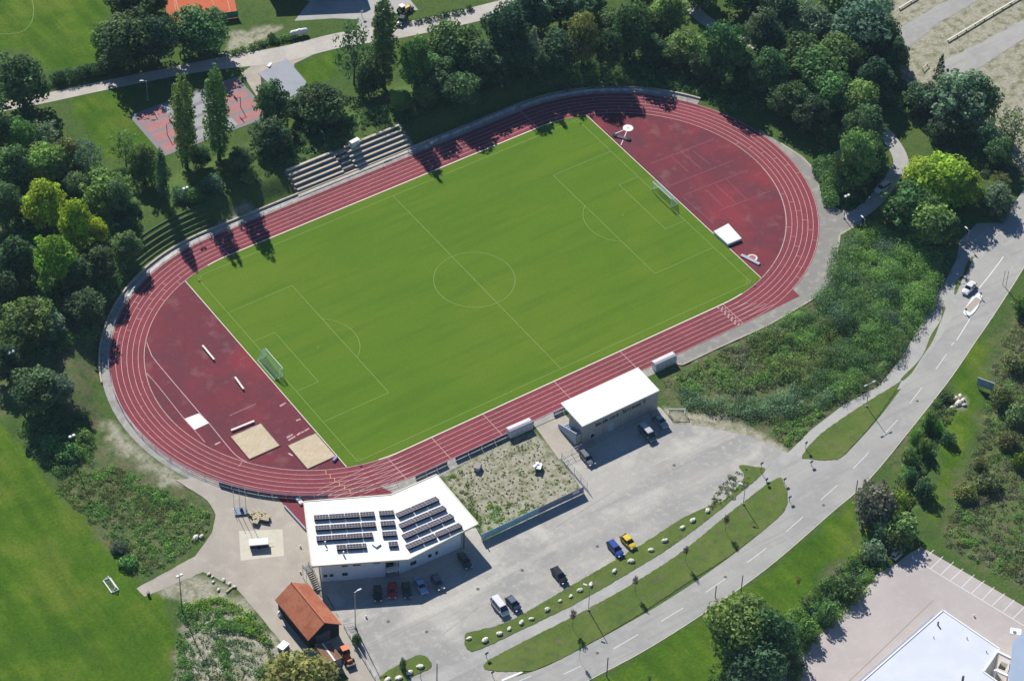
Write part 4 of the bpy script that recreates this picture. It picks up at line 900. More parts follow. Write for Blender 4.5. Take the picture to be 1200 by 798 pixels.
# mats and covers
m = MB(); q = W([(216, 491), (233, 484.5), (245, 496), (228, 504)]); m.prism(q, .04, .10)
tag(m.build('ground_board', mat('white_board', (.82, .78, .74), .7), bevel=.02), 'flat white square board on the runway of the western apron', 'board')
q = [P(836, 271, .75), P(853.5, 261.7, .75), P(869.5, 279.5, .75), P(853, 286.3, .75)]; m = MB(); m.prism([(p.x, p.y) for p in q], .12, .75)
t = empty('high_jump_mat', (sum(p.x for p in q)/4, sum(p.y for p in q)/4, .03), 0, 'big white high jump mat on the eastern apron', 'mat')
o = m.build('cover', WHITE, bevel=.06); o.parent = t; o.location = -t.location
m = MB(); m.prism([(p.x*.97+.03*t.location.x, p.y*.97+.03*t.location.y) for p in q], .03, .12); o = m.build('pallet', DSTEEL); o.parent = t; o.location = -t.location
def disc(m, c, r, z0, z1, n=28):
    m.prism([(c[0]+r*math.cos(2*math.pi*i/n), c[1]+r*math.sin(2*math.pi*i/n)) for i in range(n)], z0, z1)
c = P(736, 150.5); t = empty('throwing_circle', (c.x, c.y, .03), 0, 'white throwing circle with sector lines on the upper eastern apron', 'throwing circle')
m = MB(); disc(m, (0, 0), 1.25, 0, .05); m.build('ring', WHITE, t); m = MB(); disc(m, (0, 0), .3, .05, .06, 10); m.build('centre_mark', PAINT, t)
m = MB()
for b in ((719.5, 157.5), (727.5, 170.5)):
    e = P(*b)-c; n_ = e.normalized(); m.strip([(n_.x*1.25, n_.y*1.25), (e.x, e.y)], .16, .012)
m.build('sector_line', WHITE, t)
def bar(a, b, w, h, name, label, cat, mt, group=None, ends=None):
    p, q = P(*a), P(*b); d = q-p; t = empty(name, (p+q)/2+Vector((0, 0, .03)), math.atan2(d.y, d.x), label, cat, group); m = MB(); m.box((0, 0, h/2), (d.length, w, h)); m.build('bed', mt, t, bevel=.03)
    if ends:
        for x in (-1, 1): m = MB(); m.box((x*(d.length/2-.5), 0, h+.06), (.9, w*1.1, .12)); m.build('end_block', ends, t)
    return t
GREYB = mat('grey_mat', (.11, .09, .13), .8); LGREY = mat('light_grey_mat', (.40, .42, .48), .8)
bar((718.5, 159), (739, 165), .8, .25, 'low_bar', 'low dark bar with black ends below the white throwing circle', 'board', GREYB, ends=mat('bar_end_black', (.02, .02, .03), .8))  # low dark bar with darker end blocks below the circle
bar((868.5, 299.5), (890, 310.5), .8, .3, 'low_bar', 'pale grey board beside the ring at the lower eastern apron', 'board', LGREY)
c = P(881.5, 302.5); t = empty('throwing_circle', (c.x, c.y, .03), 0, 'pale ring beside the grey board on the lower eastern apron', 'throwing circle')
m = MB(); n = 24
for i in range(n):
    a0, a1 = 2*math.pi*i/n, 2*math.pi*(i+1)/n; m.prism([(r*math.cos(a), r*math.sin(a)) for r, a in ((1.2, a0), (1.2, a1), (.85, a1), (.85, a0))], 0, .07)
m.build('ring', KERBW, t); m = MB(); disc(m, (0, 0), .85, 0, .03); m.build('centre', mat('ring_floor', (.36, .17, .18), .9), t)
# low step mats and small barrier near the pitch corner
bar((390.5, 541), (395, 536), .5, .5, 'marker_box', 'small lilac box at the corner of the sand pit by the pitch', 'box', mat('lilac', (.35, .3, .6)))
for a, lb in (((349, 585.5), 'upper'), ((352.5, 590), 'lower')):
    c = P(*a); m = MB(); m.box((c.x, c.y, .3), (.9, .8, .55)); tag(m.build('starting_block_box', WHITE, bevel=.05), f'small white box at the start of the sprint straight, {lb} of two', 'box', 'white boxes at the sprint start')
# team shelters
def dugout(a, b, label):
    p, q = P(*a), P(*b); d = q-p; L = d.length; t = empty('team_shelter', (p+q)/2, math.atan2(d.y, d.x), label, 'team shelter', 'team shelters along the track')
    prof = [(-.85, 0), (-.9, .9), (-.8, 1.5), (-.5, 1.9), (0, 2.1), (.6, 2.05), (.9, 1.95)]; m = MB(); th = .06
    for (y0, z0), (y1, z1) in zip(prof[:-1], prof[1:]):
        m.quadset([(-L/2, y0, z0), (L/2, y0, z0), (L/2, y1, z1), (-L/2, y1, z1), (-L/2, y0+th, z0), (L/2, y0+th, z0), (L/2, y1+th*.5, z1-th), (-L/2, y1+th*.5, z1-th)], [(0, 1, 2, 3), (7, 6, 5, 4), (0, 4, 5, 1), (3, 2, 6, 7)])
    m.build('shell', mat('shelter_shell', (.66, .6, .6), .4, .4), t)
    for x in (-1, 1): m = MB(); m.prism([(y, z) for y, z in prof]+[(.5, 0)], -.03, .03); o = m.build('side_panel', WHITE, t); o.rotation_euler = (math.radians(90), 0, math.radians(90)); o.location = (x*L/2, 0, 0)
    for i in range(5): m = MB(); x = -L/2+L*(i+.5)/5; m.tube((x, -.93, .1), (x, -.86, 1.5), .035, n=5); m.build('rib', STEEL, t)
    m = MB(); m.box((0, -.35, .45), (L-.4, .45, .06)); m.build('bench', BWOOD, t)
dugout((595.5, 511.5), (622, 500), 'white curved team shelter left of the fieldhouse'); dugout((766, 433.5), (790, 422.5), 'white curved team shelter right of the fieldhouse')
# perimeter railing on the outside of the path
def railing(pts, label, name='railing', h=1.05, step=4.6, closedmesh=False, mt=STEEL, double=True):
    t = empty(name, Vector((pts[0][0], pts[0][1], float(hgt(*pts[0])))), 0, label, 'railing'); o0 = t.location; m = MB(); run = 0; posts = []
    for a, b in zip(pts[:-1], pts[1:]):
        za, zb = float(hgt(*a)), float(hgt(*b))
        for hh in ((h, h*.5) if double else (h,)): m.tube(Vector((*a, za+hh))-o0, Vector((*b, zb+hh))-o0, .045, n=5)
        d = math.dist(a, b)
        while run <= d: k = run/d; posts.append((a[0]+(b[0]-a[0])*k, a[1]+(b[1]-a[1])*k, za+(zb-za)*k)); run += step
        run -= d
    m.build('rail', mt, t); pm = MB(); pm.tube((0, 0, 0), (0, 0, h), .05, n=6); po = pm.build('post', mt, t); po.location = Vector(posts[0])-o0
    for p in posts[1:100]: c = po.copy(); C.objects.link(c); c.parent = t; c.location = Vector(p)-o0
    return t
railing([AT(s/120, 7.62) for s in range(0, 44)], 'steel spectator railing around the west bend of the track')
railing([AT(s/120, 7.62) for s in range(44, 83)], 'steel spectator railing along the north straight below the terrace')
railing([AT(s/120, 7.62) for s in range(83, 121)], 'steel spectator railing around the north-east bend')
# low concrete wall at the foot of the bank
m = MB(); seg = []
pts = [AT(s/160, 9.4) for s in range(48, 161)]; pt2 = [AT(s/160, 9.75) for s in range(48, 161)]
for i in range(len(pts)-1):
    if i % 1 == 0: m.prism([pts[i], pts[i+1], pt2[i+1], pt2[i]], -.1, .42)
tag(m.build('retaining_wall', TERR), 'low pale concrete wall at the foot of the grass bank along the track', 'wall')
def boards(fn, n, label, mt, cat='advertising board', group=None, h=.9, names='advertising_board', out=1):
    proto = None
    for i in range(n):
        a, b = fn(i/n), fn((i+.97)/n); L = math.dist(a, b); mid = ((a[0]+b[0])/2, (a[1]+b[1])/2); ang = math.atan2(b[1]-a[1], b[0]-a[0])
        if proto is None:
            t = empty(names, (0, 0, 0)); m = MB(); m.box((0, 0, h/2+.12), (L, .06, h)); m.build('panel', mt[0], t)
            for x in (-L*.4, L*.4): m = MB(); m.tube((x, -.09*out, 0), (x, -.09*out, h+.1), .035, n=5); m.tube((x, -.09*out, h*.8), (x, -.5*out, 0), .025, n=4); m.build('support', DSTEEL, t)
            proto = t
        else: t = copy_tree(proto)
        t.location = (*mid, 0); t.rotation_euler.z = ang; tag(t, label % ordn(i, n), cat, group)
        if i and len(mt) > 1:
            for ch in C.objects:
                if ch.parent == t and ch.name.startswith('panel'): ch.data = ch.data.copy() if False else ch.data
def ordn(i, n):
    w_ = ['first', 'second', 'third', 'fourth', 'fifth', 'sixth', 'seventh', 'eighth', 'ninth', 'tenth', 'eleventh', 'twelfth', 'thirteenth', 'fourteenth', 'fifteenth', 'sixteenth', 'seventeenth', 'eighteenth', 'nineteenth', 'twentieth']
    return w_[i] if i < 20 else f'{i+1}th'
def arcfn(cx, d, a0, a1): return lambda s: (cx+(RI+d)*math.cos(math.radians(a0+(a1-a0)*s)), (RI+d)*math.sin(math.radians(a0+(a1-a0)*s)))
boards(arcfn(-HS, 8.05, 213, 243), 8, 'advertising board in shade-dark blue on the south-west bend, %s from its upper end', [BOARD_SHADE], group='dark boards round the south-west bend')
def linefn(a, b): return lambda s: (a[0]+(b[0]-a[0])*s, a[1]+(b[1]-a[1])*s)
boards(linefn((-44.5, -45.0), (-36.5, -45.0)), 3, 'dark advertising board behind the white roof, %s from the sprint start', [BOARD_SHADE], group='dark boards behind the clubhouse')
boards(linefn((-34.5, -44.9), (-14.5, -44.9)), 6, 'dark advertising board along the dry ground, %s from the clubhouse', [BOARD_SHADE], group='dark boards along the dry ground')
boards(linefn((-9.5, -44.9), (-4.5, -44.9)), 2, 'grey board left of the fieldhouse, %s from the shelter', [BOARDW], group='grey boards at the fieldhouse')
boards(arcfn(HS, 8.1, 89, 44), 11, 'pale advertising board on the north-east bend, %s from the straight', [BOARDW], group='pale boards round the north-east bend')
boards(linefn((16.8, 45.0), (41.8, 45.0)), 8, 'pale advertising board on the north straight right of the terrace, %s from it', [BOARDW], group='pale boards right of the terrace')
# concrete terrace
t = empty('spectator_terrace', (-2, 46, 0), 0, 'stepped concrete spectator terrace on the north bank with rows of bench seats', 'terrace')
for k in range(5):
    y = 46.1+1.22*k; zt = .5+.57*k
    m = MB()
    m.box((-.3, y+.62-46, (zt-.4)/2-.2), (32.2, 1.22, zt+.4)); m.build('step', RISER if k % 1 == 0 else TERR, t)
    for x0, x1 in ((-15.9, -3.4), (-.2, 15.0)):
        m = MB(); m.box(((x0+x1)/2, y+.92-46, zt+.14), (x1-x0, .62, .34)); m.build('bench_row', TERR, t)
m = MB()
for k in range(6): m.box((-1.8, .45+1.05*k, .14+.21*k*1.9), (2.2, .9, .3))
m.build('stairs', mat('dark_concrete', (.16, .17, .2), .9), t)  # stair flight simply darker than the steps beside it
m = MB(); m.box((-.3, -.35, .1), (32.5, .9, .34)); m.build('front_wall', TERR, t)
p = P(415.5, 172); t = empty('control_cabinet', p, math.radians(8), 'small white cabinet on the bank above the terrace', 'cabinet'); m = MB(); m.box((0, 0, .9), (2.2, .8, 1.7)); m.build('body', PLASTER, t, bevel=.03); m = MB(); m.box((0, 0, 1.82), (2.5, 1.1, .12)); m.build('roof', WHITE, t)
# grass steps on the north-west bank
t = empty('grass_steps', (-60, 40, 0), 0, 'weathered timber steps edging the grass bank north-west of the track', 'steps')
for k in range(5):
    d = 10.8+k*1.15; s0, s1 = (60+k, 84)
    m = MB(); pp = [AT(s/160, d) for s in range(s0, s1)]; pq = [AT(s/160, d+.35) for s in range(s0, s1)]
    for i in range(len(pp)-1):
        z = float(hgt(*pp[i])); z2 = float(hgt(*pp[i+1])); zt = (z+z2)/2+.22; m.prism([(pp[i][0]+60, pp[i][1]-40), (pp[i+1][0]+60, pp[i+1][1]-40), (pq[i+1][0]+60, pq[i+1][1]-40), (pq[i][0]+60, pq[i][1]-40)], zt-.5, zt)
    m.build('step', mat('mossy_timber%d' % k, (.11, .125, .055), .9, noise=[(.5, (.07, .13, .03), .9, .42, .55)]), t)
# ------------------------------------------------------------------ clubhouse
H = 5.6
rp = [P(356, 587.5, H), P(365.4, 663, H), P(478.7, 655, H), P(560.2, 613.4, H), P(511.4, 555.8, H), P(458, 579.5, H)]
club = empty('clubhouse', (-60, -57, 0), 0, 'bent white-roofed clubhouse with rows of solar panels', 'building'); CO = Vector((-60, -57, 0))
def loc(p): return (p[0]-CO.x, p[1]-CO.y)
m = MB(); m.prism([loc(p) for p in rp], H-.32, H); m.build('roof', ROOFW, club)
m = MB(); cen = Vector((-58, -56, 0)); rr = [loc(p) for p in rp]
for i in range(6):
    a, b = Vector(rr[i-1]), Vector(rr[i]); d = (b-a).normalized(); n_ = Vector((-d.y, d.x))*.12; m.prism([a+n_, b+n_, b-n_, a-n_], H-.36, H+.09)
m.build('fascia', mat('cream_fascia', (.72, .66, .52), .6), club)
w0, w1, w2, w3 = P(377.5, 682, 0), P(452, 675.5, 0), P(466.5, 673, 0), P(540, 642, 0)
back = [Vector((*(Vector(loc(rp[k]))*.93),)) for k in (4, 5, 0)]
wl = [loc(w0), loc(w1), (loc(w1)[0]+.3, loc(w1)[1]+1.6), (loc(w2)[0]-.1, loc(w2)[1]+1.6), loc(w2), loc(w3), tuple(back[0]), tuple(back[1]), tuple(back[2])]
m = MB(); m.prism(wl, 0, H-.33); m.build('wall', mat('club_wall', (.74, .78, .84), .85, .2, noise=[(.6, .92, .5, .45, .6)]), club)
def onwall(m, a, b, tt, z, w, h, dep=.06):
    a = Vector((*a, 0)); b = Vector((*b, 0)); d = (b-a).normalized(); c = a.lerp(b, tt); n_ = Vector((d.y, -d.x, 0)); c = c+n_*(dep/2); m.box((c.x, c.y, z), (w, dep, h), math.atan2(d.y, d.x))
def windows(parent, a, b, items, fm=WHITE, gm=GLASS):
    for tt, z, w, h in items:
        f = MB(); onwall(f, a, b, tt, z, w+.16, h+.16, .05); fo = f.build('window', fm, parent); g = MB(); onwall(g, a, b, tt, z, w, h, .09); g.build('pane', gm, fo)
windows(club, loc(w0), loc(w1), [(.055, 1.9, .75, .75), (.15, 1.9, .75, .75), (.36, 1.9, 1.1, .8), (.36, 4.4, 1.2, .5), (.55, 4.4, 1.6, .5), (.86, 4.4, 1.4, .5)])
windows(club, loc(w2), loc(w3), [(.24, 1.6, 1.3, 1.0), (.5, 1.7, .8, .9), (.61, 1.7, .6, .9)])
m = MB(); ea_, eb_ = wl[2], wl[3]; onwall(m, ea_, eb_, .5, 1.2, 2.2, 2.3, .08); m.build('entrance_door', GLASS, club)
m = MB(); onwall(m, ea_, eb_, .5, 3.9, 2.3, 1.7, .1); m.build('upper_panel', mat('brown_panel', (.22, .13, .11), .7), club)
m = MB(); onwall(m, loc(w1), loc(w2), .5, 2.65, 2.7, .18, 1.3); m.build('canopy', WHITE, club)
for q in (loc(w1), loc(w2)): m = MB(); m.tube((q[0], q[1]-.2, 0), (q[0], q[1]-.2, H-.3), .09); m.build('downpipe', DSTEEL, club)
for pp_ in (P(545, 642, 0), P(560, 618, 0)):
    q = loc(pp_); m = MB(); m.tube((q[0]-.3, q[1], 0), (q[0]-.3, q[1], H-.3), .12); m.build('column', DSTEEL, club)
# side stair
st = MB(); q = loc(P(371, 690, 0))
for k in range(9): st.box((q[0], q[1]-.2+.32*k, .3+.3*k), (1.3, .3, .05))
st.box((q[0], q[1]+3.3, 3.0), (1.4, 1.6, .08)); so = st.build('stair_treads', DSTEEL, club)
st = MB()
for x in (-.68, .68):
    st.tube((q[0]+x, q[1]-.4, .2), (q[0]+x, q[1]+2.7, 3.0), .06, n=5); st.tube((q[0]+x, q[1]-.4, 1.2), (q[0]+x, q[1]+2.7, 4.0), .035, n=5); st.tube((q[0]+x, q[1]+2.7, 4.0), (q[0]+x, q[1]+4.1, 4.0), .035, n=5)
    for k in range(8): st.tube((q[0]+x, q[1]-.4+k*.6, .2+min(k*.54, 2.8)), (q[0]+x, q[1]-.4+k*.6, 1.2+min(k*.54, 2.8)), .03, n=4)
    st.tube((q[0]+x, q[1]+4.1, 0), (q[0]+x, q[1]+4.1, 4.0), .06, n=5); st.tube((q[0]+x, q[1]+2.7, 0), (q[0]+x, q[1]+2.7, 4.0), .05, n=5)
st.build('stair_railing', STEEL, club)
def zp(x, y): return (340+x/4.9875, 540+y/4.9875)
def solar(tl, tr, k):
    a, b = P(*zp(*tl), H+.12), P(*zp(*tr), H+.12); d = (b-a); L = d.length; d.normalize(); n_ = Vector((d.y, -d.x, 0)); a = a-CO; b = b-CO; dep, rise = 1.55, .48
    m = MB(); c0, c1 = a+n_*dep+Vector((0, 0, rise)), b+n_*dep+Vector((0, 0, rise)); dn = Vector((0, 0, -.05)); m.quadset([a, b, c1, c0, a+dn, b+dn, c1+dn, c0+dn], [(3, 2, 1, 0), (4, 5, 6, 7), (0, 1, 5, 4), (1, 2, 6, 5), (2, 3, 7, 6), (3, 0, 4, 7)])
    o = m.build('solar_panel', PANEL, club)
    f = MB(); upn = Vector((0, 0, .02))
    for i in range(k+1):
        s = i/k; p, q = a.lerp(b, s)+upn, c0.lerp(c1, s)+upn; f.tube(p, q, .045, n=4)
    for s in (0, .5, 1): f.tube(a.lerp(c0, s)+upn, b.lerp(c1, s)+upn, .045, n=4)
    f.build('module_frame', PFRAME, o)
    g = MB(); z0 = Vector((0, 0, -rise-.08)); g.quadset([c0+dn, c1+dn, c1+z0, c0+z0], [(0, 3, 2, 1), (0, 1, 2, 3)])  # dark sheet below the raised edge; shade underneath is put into its colour
    for i in range(3): s = .1+.4*i; g.tube(c0.lerp(c1, s)+z0, c0.lerp(c1, s), .04, n=4)
    g.build('back_shade_sheet', mat('panel_back_shade', (.05, .03, .05), .8) if 'panel_back_shade' not in bpy.data.materials else bpy.data.materials['panel_back_shade'], o)
def srow(x0, y0, x1, y1, spans, k=4):
    for a, b in spans:
        ya = y0+(y1-y0)*(a-x0)/(x1-x0); yb = y0+(y1-y0)*(b-x0)/(x1-x0); solar((a, ya), (b, yb), max(2, int(round((b-a)/17))))
srow(138, 318, 604, 288, [(138, 222), (227, 314), (318, 402), (408, 490), (518, 604)])
srow(146, 379, 610, 348, [(146, 230), (235, 322), (326, 410), (415, 497), (527, 610)])
srow(152, 440, 620, 408, [(152, 240), (243, 328), (332, 418), (423, 480), (537, 620)])
srow(270, 492, 625, 470, [(270, 325), (330, 418), (422, 443), (574, 627)])
srow(614, 308, 850, 208, [(614, 700), (705, 778), (781, 850)])
srow(632, 370, 892, 260, [(632, 712), (716, 800), (804, 892)])
srow(650, 432, 936, 308, [(650, 720), (724, 795), (799, 866), (870, 936)])
srow(672, 492, 985, 362, [(672, 758), (762, 836), (845, 908), (912, 985)])
for x, y, sx_, hh, nm in ((205, 487, .25, .9, 'vent_pipe'), (312, 548, .25, 1.0, 'vent_pipe'), (212, 518, .4, .15, 'roof_hatch'), (505, 490, 1.3, .35, 'skylight')):
    p = P(*zp(x, y), H)-CO; m = MB(); m.box((p.x, p.y, H+hh/2), (sx_, sx_, hh), .2); m.build(nm, STEEL, club)
# ------------------------------------------------------------------ fieldhouse with covered stand
FO = Vector((0, -51, 0)); fh = empty('fieldhouse', FO, 0, 'grey fieldhouse with flat white roof and dark lettering, backing a small covered stand', 'building')
x0, x1 = -9.3, 10.4; yb, yf = -55.3, -47.3
m = MB(); m.prism([(x0-.2, yf+51), (x1+.3, yf+51), (x1+.05, yb+51-.15), (x0-.35, yb+51-.15)], 5.35, 5.65); m.build('roof', ROOFW, fh)
m = MB(); m.box(((x0+x1)/2, yb+51+.1, 2.67), (x1-x0, .25, 5.33)); m.build('back_wall', GREYW, fh)
m = MB(); m.box((x1-.12, yb+51+3.7, 2.67), (.24, 6.9, 5.33)); m.build('side_wall', mat('light_side_wall', (.6, .56, .48), .8), fh)
m = MB(); m.box((x0+.12, yb+51+2.6, 2.67), (.24, 4.8, 5.33)); m.build('side_wall', GREYW, fh)
for k in range(6):
    m = MB(); yy = yb+51+1.0+.95*k; zt = 2.7-.42*k; m.box(((x0+x1)/2-.7, yy, zt/2), (x1-x0+1.2, .95, zt)); m.build('stand_step', TERR, fh)
sm_ = MB()
for k in range(6):
    yy = yb+51+1.0+.95*k; zt = 2.7-.42*k
    for i in range(36):
        x = x0-1.0+.56*i
        if x > x1-.6: break
        sm_.box((x, yy, zt+.22), (.42, .4, .07)); sm_.box((x, yy-.22, zt+.4), (.42, .06, .36))
so = sm_.build('stand_seats', SEATB, fh); so['label'] = 'rows of blue seats on the covered stand'
m = MB(); m.prism([(x0-1.45, yb+51+.4), (x0-1.25, yb+51+.4), (x0-1.25, yf+51-1.2), (x0-1.45, yf+51-1.2)], 0, 0, topz=lambda p: 3.6 if p[1] < -2 else 1.2); m.build('stand_parapet', mat('grey_blue_wall', (.35, .40, .48), .8), fh)
windows(fh, (x0, yb+51-.02), (x1, yb+51-.02), [(.13, 1.2, .9, 1.0)])
m = MB(); onwall(m, (x0, yb+51-.02), (x1, yb+51-.02), .37, 1.15, 1.5, 2.1, .06); m.build('garage_door', mat('pale_blue_door', (.42, .52, .6), .7), fh)
for tt in (.27, .5, .62, .76): m = MB(); onwall(m, (x0, yb+51-.02), (x1, yb+51-.02), tt, 2.6, .06, 5.1, .04); m.build('wall_joint', mat('joint%d' % int(tt*100), (.3, .29, .27)), fh)
# lettering: too small to read in the picture; kept as a row of dark raised characters of the same size
lt = MB(); q = random.Random(4)
def word(t0, t1, n, bold, z):
    for i in range(n):
        tt = t0+(t1-t0)*(i+.5)/n; wd = (t1-t0)*(x1-x0)/n; tall = i in bold; h = 1.0 if tall else .68; c = x0+(x1-x0)*tt; yw = yb+51-.09
        lt.box((c-wd*.27, yw, z+h/2-.0), (.16, .06, h)); 
        if q.random() < .75: lt.box((c+wd*.2, yw, z+(.34)), (.15, .06, .68))
        if q.random() < .8: lt.box((c, yw-.002, z+.61), (wd*.5, .058, .14))
        if q.random() < .55: lt.box((c, yw-.003, z+.06), (wd*.5, .057, .14))
word(.165, .47, 10, (0, 4, 9), 3.55); word(.52, .765, 8, (0,), 3.75); word(.79, .835, 1, (0,), 3.9)
lt.build('lettering', LETTER, fh)
# ------------------------------------------------------------------ barn and shed
eh, rh = 3.3, 6.2
LN, LF, RF, RN = P(361.4, 750.8, eh), P(320.8, 703.3, eh), P(363, 683.4, eh), P(400.3, 731, eh)
BO = (LN+LF+RF+RN)/4; BO.z = 0; axn = ((LF-LN)+(RF-RN)); axn.z = 0; La = axn.length/2; axn.normalize(); wd = (RN-LN); wd.z = 0; Wd = wd.length
barn = empty('barn', BO, math.atan2(axn.y, axn.x), 'old barn with orange tiled saddle roof beside the clubhouse', 'building')
La_, Wb = La/2, Wd/2; m = MB()
for s in (-1, 1):
    m.quadset([(-La_, 0, rh), (La_, 0, rh), (La_, s*Wb, eh), (-La_, s*Wb, eh), (-La_, 0, rh-.18), (La_, 0, rh-.18), (La_, s*Wb, eh-.18), (-La_, s*Wb, eh-.18)],
              [((0, 3, 2, 1) if s > 0 else (0, 1, 2, 3)), ((4, 5, 6, 7) if s > 0 else (7, 6, 5, 4)), (0, 4, 7, 3), (1, 2, 6, 5), (3, 7, 6, 2)])
m.build('roof', TILE, barn)
m = MB(); m.tube((-La_-.02, 0, rh+.03), (La_+.02, 0, rh+.03), .14, n=8); m.build('ridge_tiles', mat('ridge_tile', (.58, .2, .1), .8), barn)
m = MB(); gw, gl = Wb-.45, La_-.35; sl = (rh-eh)/Wb
for x in (-gl, gl):
    pz = rh-.2; m.quadset([(x, -gw, 0), (x, gw, 0), (x, gw, pz-sl*gw), (x, 0, pz), (x, -gw, pz-sl*gw)], [(0, 1, 2, 3, 4), (4, 3, 2, 1, 0)])
for y in (-gw, gw): m.quadset([(-gl, y, 0), (gl, y, 0), (gl, y, rh-.2-sl*gw), (-gl, y, rh-.2-sl*gw)], [(0, 1, 2, 3), (3, 2, 1, 0)])
m.build('wall', DARKT, barn)
m = MB(); m.box((-gl-.04, .3, 1.5), (.08, 3.2, 2.9)); m.build('barn_door', mat('door_grey', (.12, .13, .15)), barn)
m = MB(); m.box((gl+.04, .5, 1.4), (.08, 3.0, 2.7)); m.build('barn_door', mat('door_pale', (.35, .34, .3)), barn)
sh_ = [P(368.3, 754, 2.6), P(387, 753, 2.6), P(401.5, 770, 2.6), P(383.5, 778, 2.6)]
SO = sum((Vector(p) for p in sh_), Vector())/4; SO.z = 0; shed = empty('shed', SO, 0, 'small shed with rusty sheet roof and a white stripe, in front of the barn', 'shed')
m = MB(); m.prism([(p.x-SO.x, p.y-SO.y) for p in sh_], 2.5, 2.62); m.build('roof', RUST, shed)
m = MB(); m.prism([((p.x-SO.x)*.9, (p.y-SO.y)*.9) for p in sh_], 0, 2.49); m.build('wall', mat('shed_wall', (.30, .30, .30), .8), shed)
m = MB(); a, b = (sh_[0]+sh_[1])/2-SO, (sh_[2]+sh_[3])/2-SO; m.strip([a, b], .35, 2.66); m.build('roof_strip', WHITE, shed)
p = P(332, 759); t = empty('cabinet', p, math.radians(20), 'pale low box at the corner of the concrete strip by the barn', 'box'); m = MB(); m.box((0, 0, .4), (2.0, 1.4, .8)); m.build('body', LGREY, t, bevel=.04); m = MB(); m.box((0, 0, .84), (2.15, 1.55, .07)); m.build('lid', STEEL, t)
m = MB(); p = P(328, 720); m.ball((p.x, p.y, .5), .5, 8, .2); m.box((p.x, p.y-.2, .25), (.9, .8, .5)); tag(m.build('canister', WHITE), 'white canister leaning on the barn wall', 'canister')
# ------------------------------------------------------------------ vehicles
def wheel_mesh():
    m = MB(); m.tube((0, -.1, 0), (0, .1, 0), .32, n=16); o = m.build('wheel', RUBR); me = o.data; bpy.data.objects.remove(o)
    m = MB(); m.tube((0, -.115, 0), (0, .115, 0), .18, n=10); o = m.build('rim', STEEL); r_ = o.data; bpy.data.objects.remove(o); return me, r_
WM, RM = wheel_mesh()
SH = {  # x stations: (x, z_bottom, z_belt, halfwidth) ; cabin: (x, z) points front to rear
 'car': dict(L=4.2, W=1.76, st=[(-1, .42, .62, .72), (-.96, .3, .82, .88), (-.7, .25, .92, .96), (-.4, .22, .95, 1), (.1, .22, .92, 1), (.45, .22, .88, .99), (.75, .25, .80, .95), (.94, .3, .68, .86), (1, .4, .55, .70)], cab=[(.46, .86), (.12, 1.42), (-.55, 1.44), (-.92, .92)]),
 'saloon': dict(L=4.6, W=1.78, st=[(-1, .42, .68, .74), (-.95, .3, .88, .88), (-.7, .25, .93, .96), (-.4, .22, .94, 1), (.1, .22, .91, 1), (.45, .22, .87, .99), (.75, .25, .80, .95), (.94, .3, .68, .86), (1, .4, .55, .70)], cab=[(.42, .86), (.12, 1.38), (-.38, 1.40), (-.68, .92)]),
 'estate': dict(L=4.7, W=1.78, st=[(-1, .42, .8, .80), (-.97, .3, .95, .9), (-.7, .25, .96, .97), (-.4, .22, .95, 1), (.1, .22, .92, 1), (.45, .22, .88, .99), (.75, .25, .80, .95), (.94, .3, .68, .86), (1, .4, .55, .70)], cab=[(.44, .86), (.14, 1.42), (-.78, 1.46), (-.97, .95)]),
 'van': dict(L=4.9, W=1.92, st=[(-1, .42, .95, .90), (-.98, .3, 1.05, .96), (-.7, .28, 1.07, 1), (-.4, .25, 1.07, 1), (.1, .25, 1.05, 1), (.45, .25, 1.03, .99), (.72, .27, .98, .96), (.93, .3, .80, .90), (1, .4, .62, .78)], cab=[(.72, .97), (.42, 1.86), (-.88, 1.92), (-.985, 1.05)]),
}
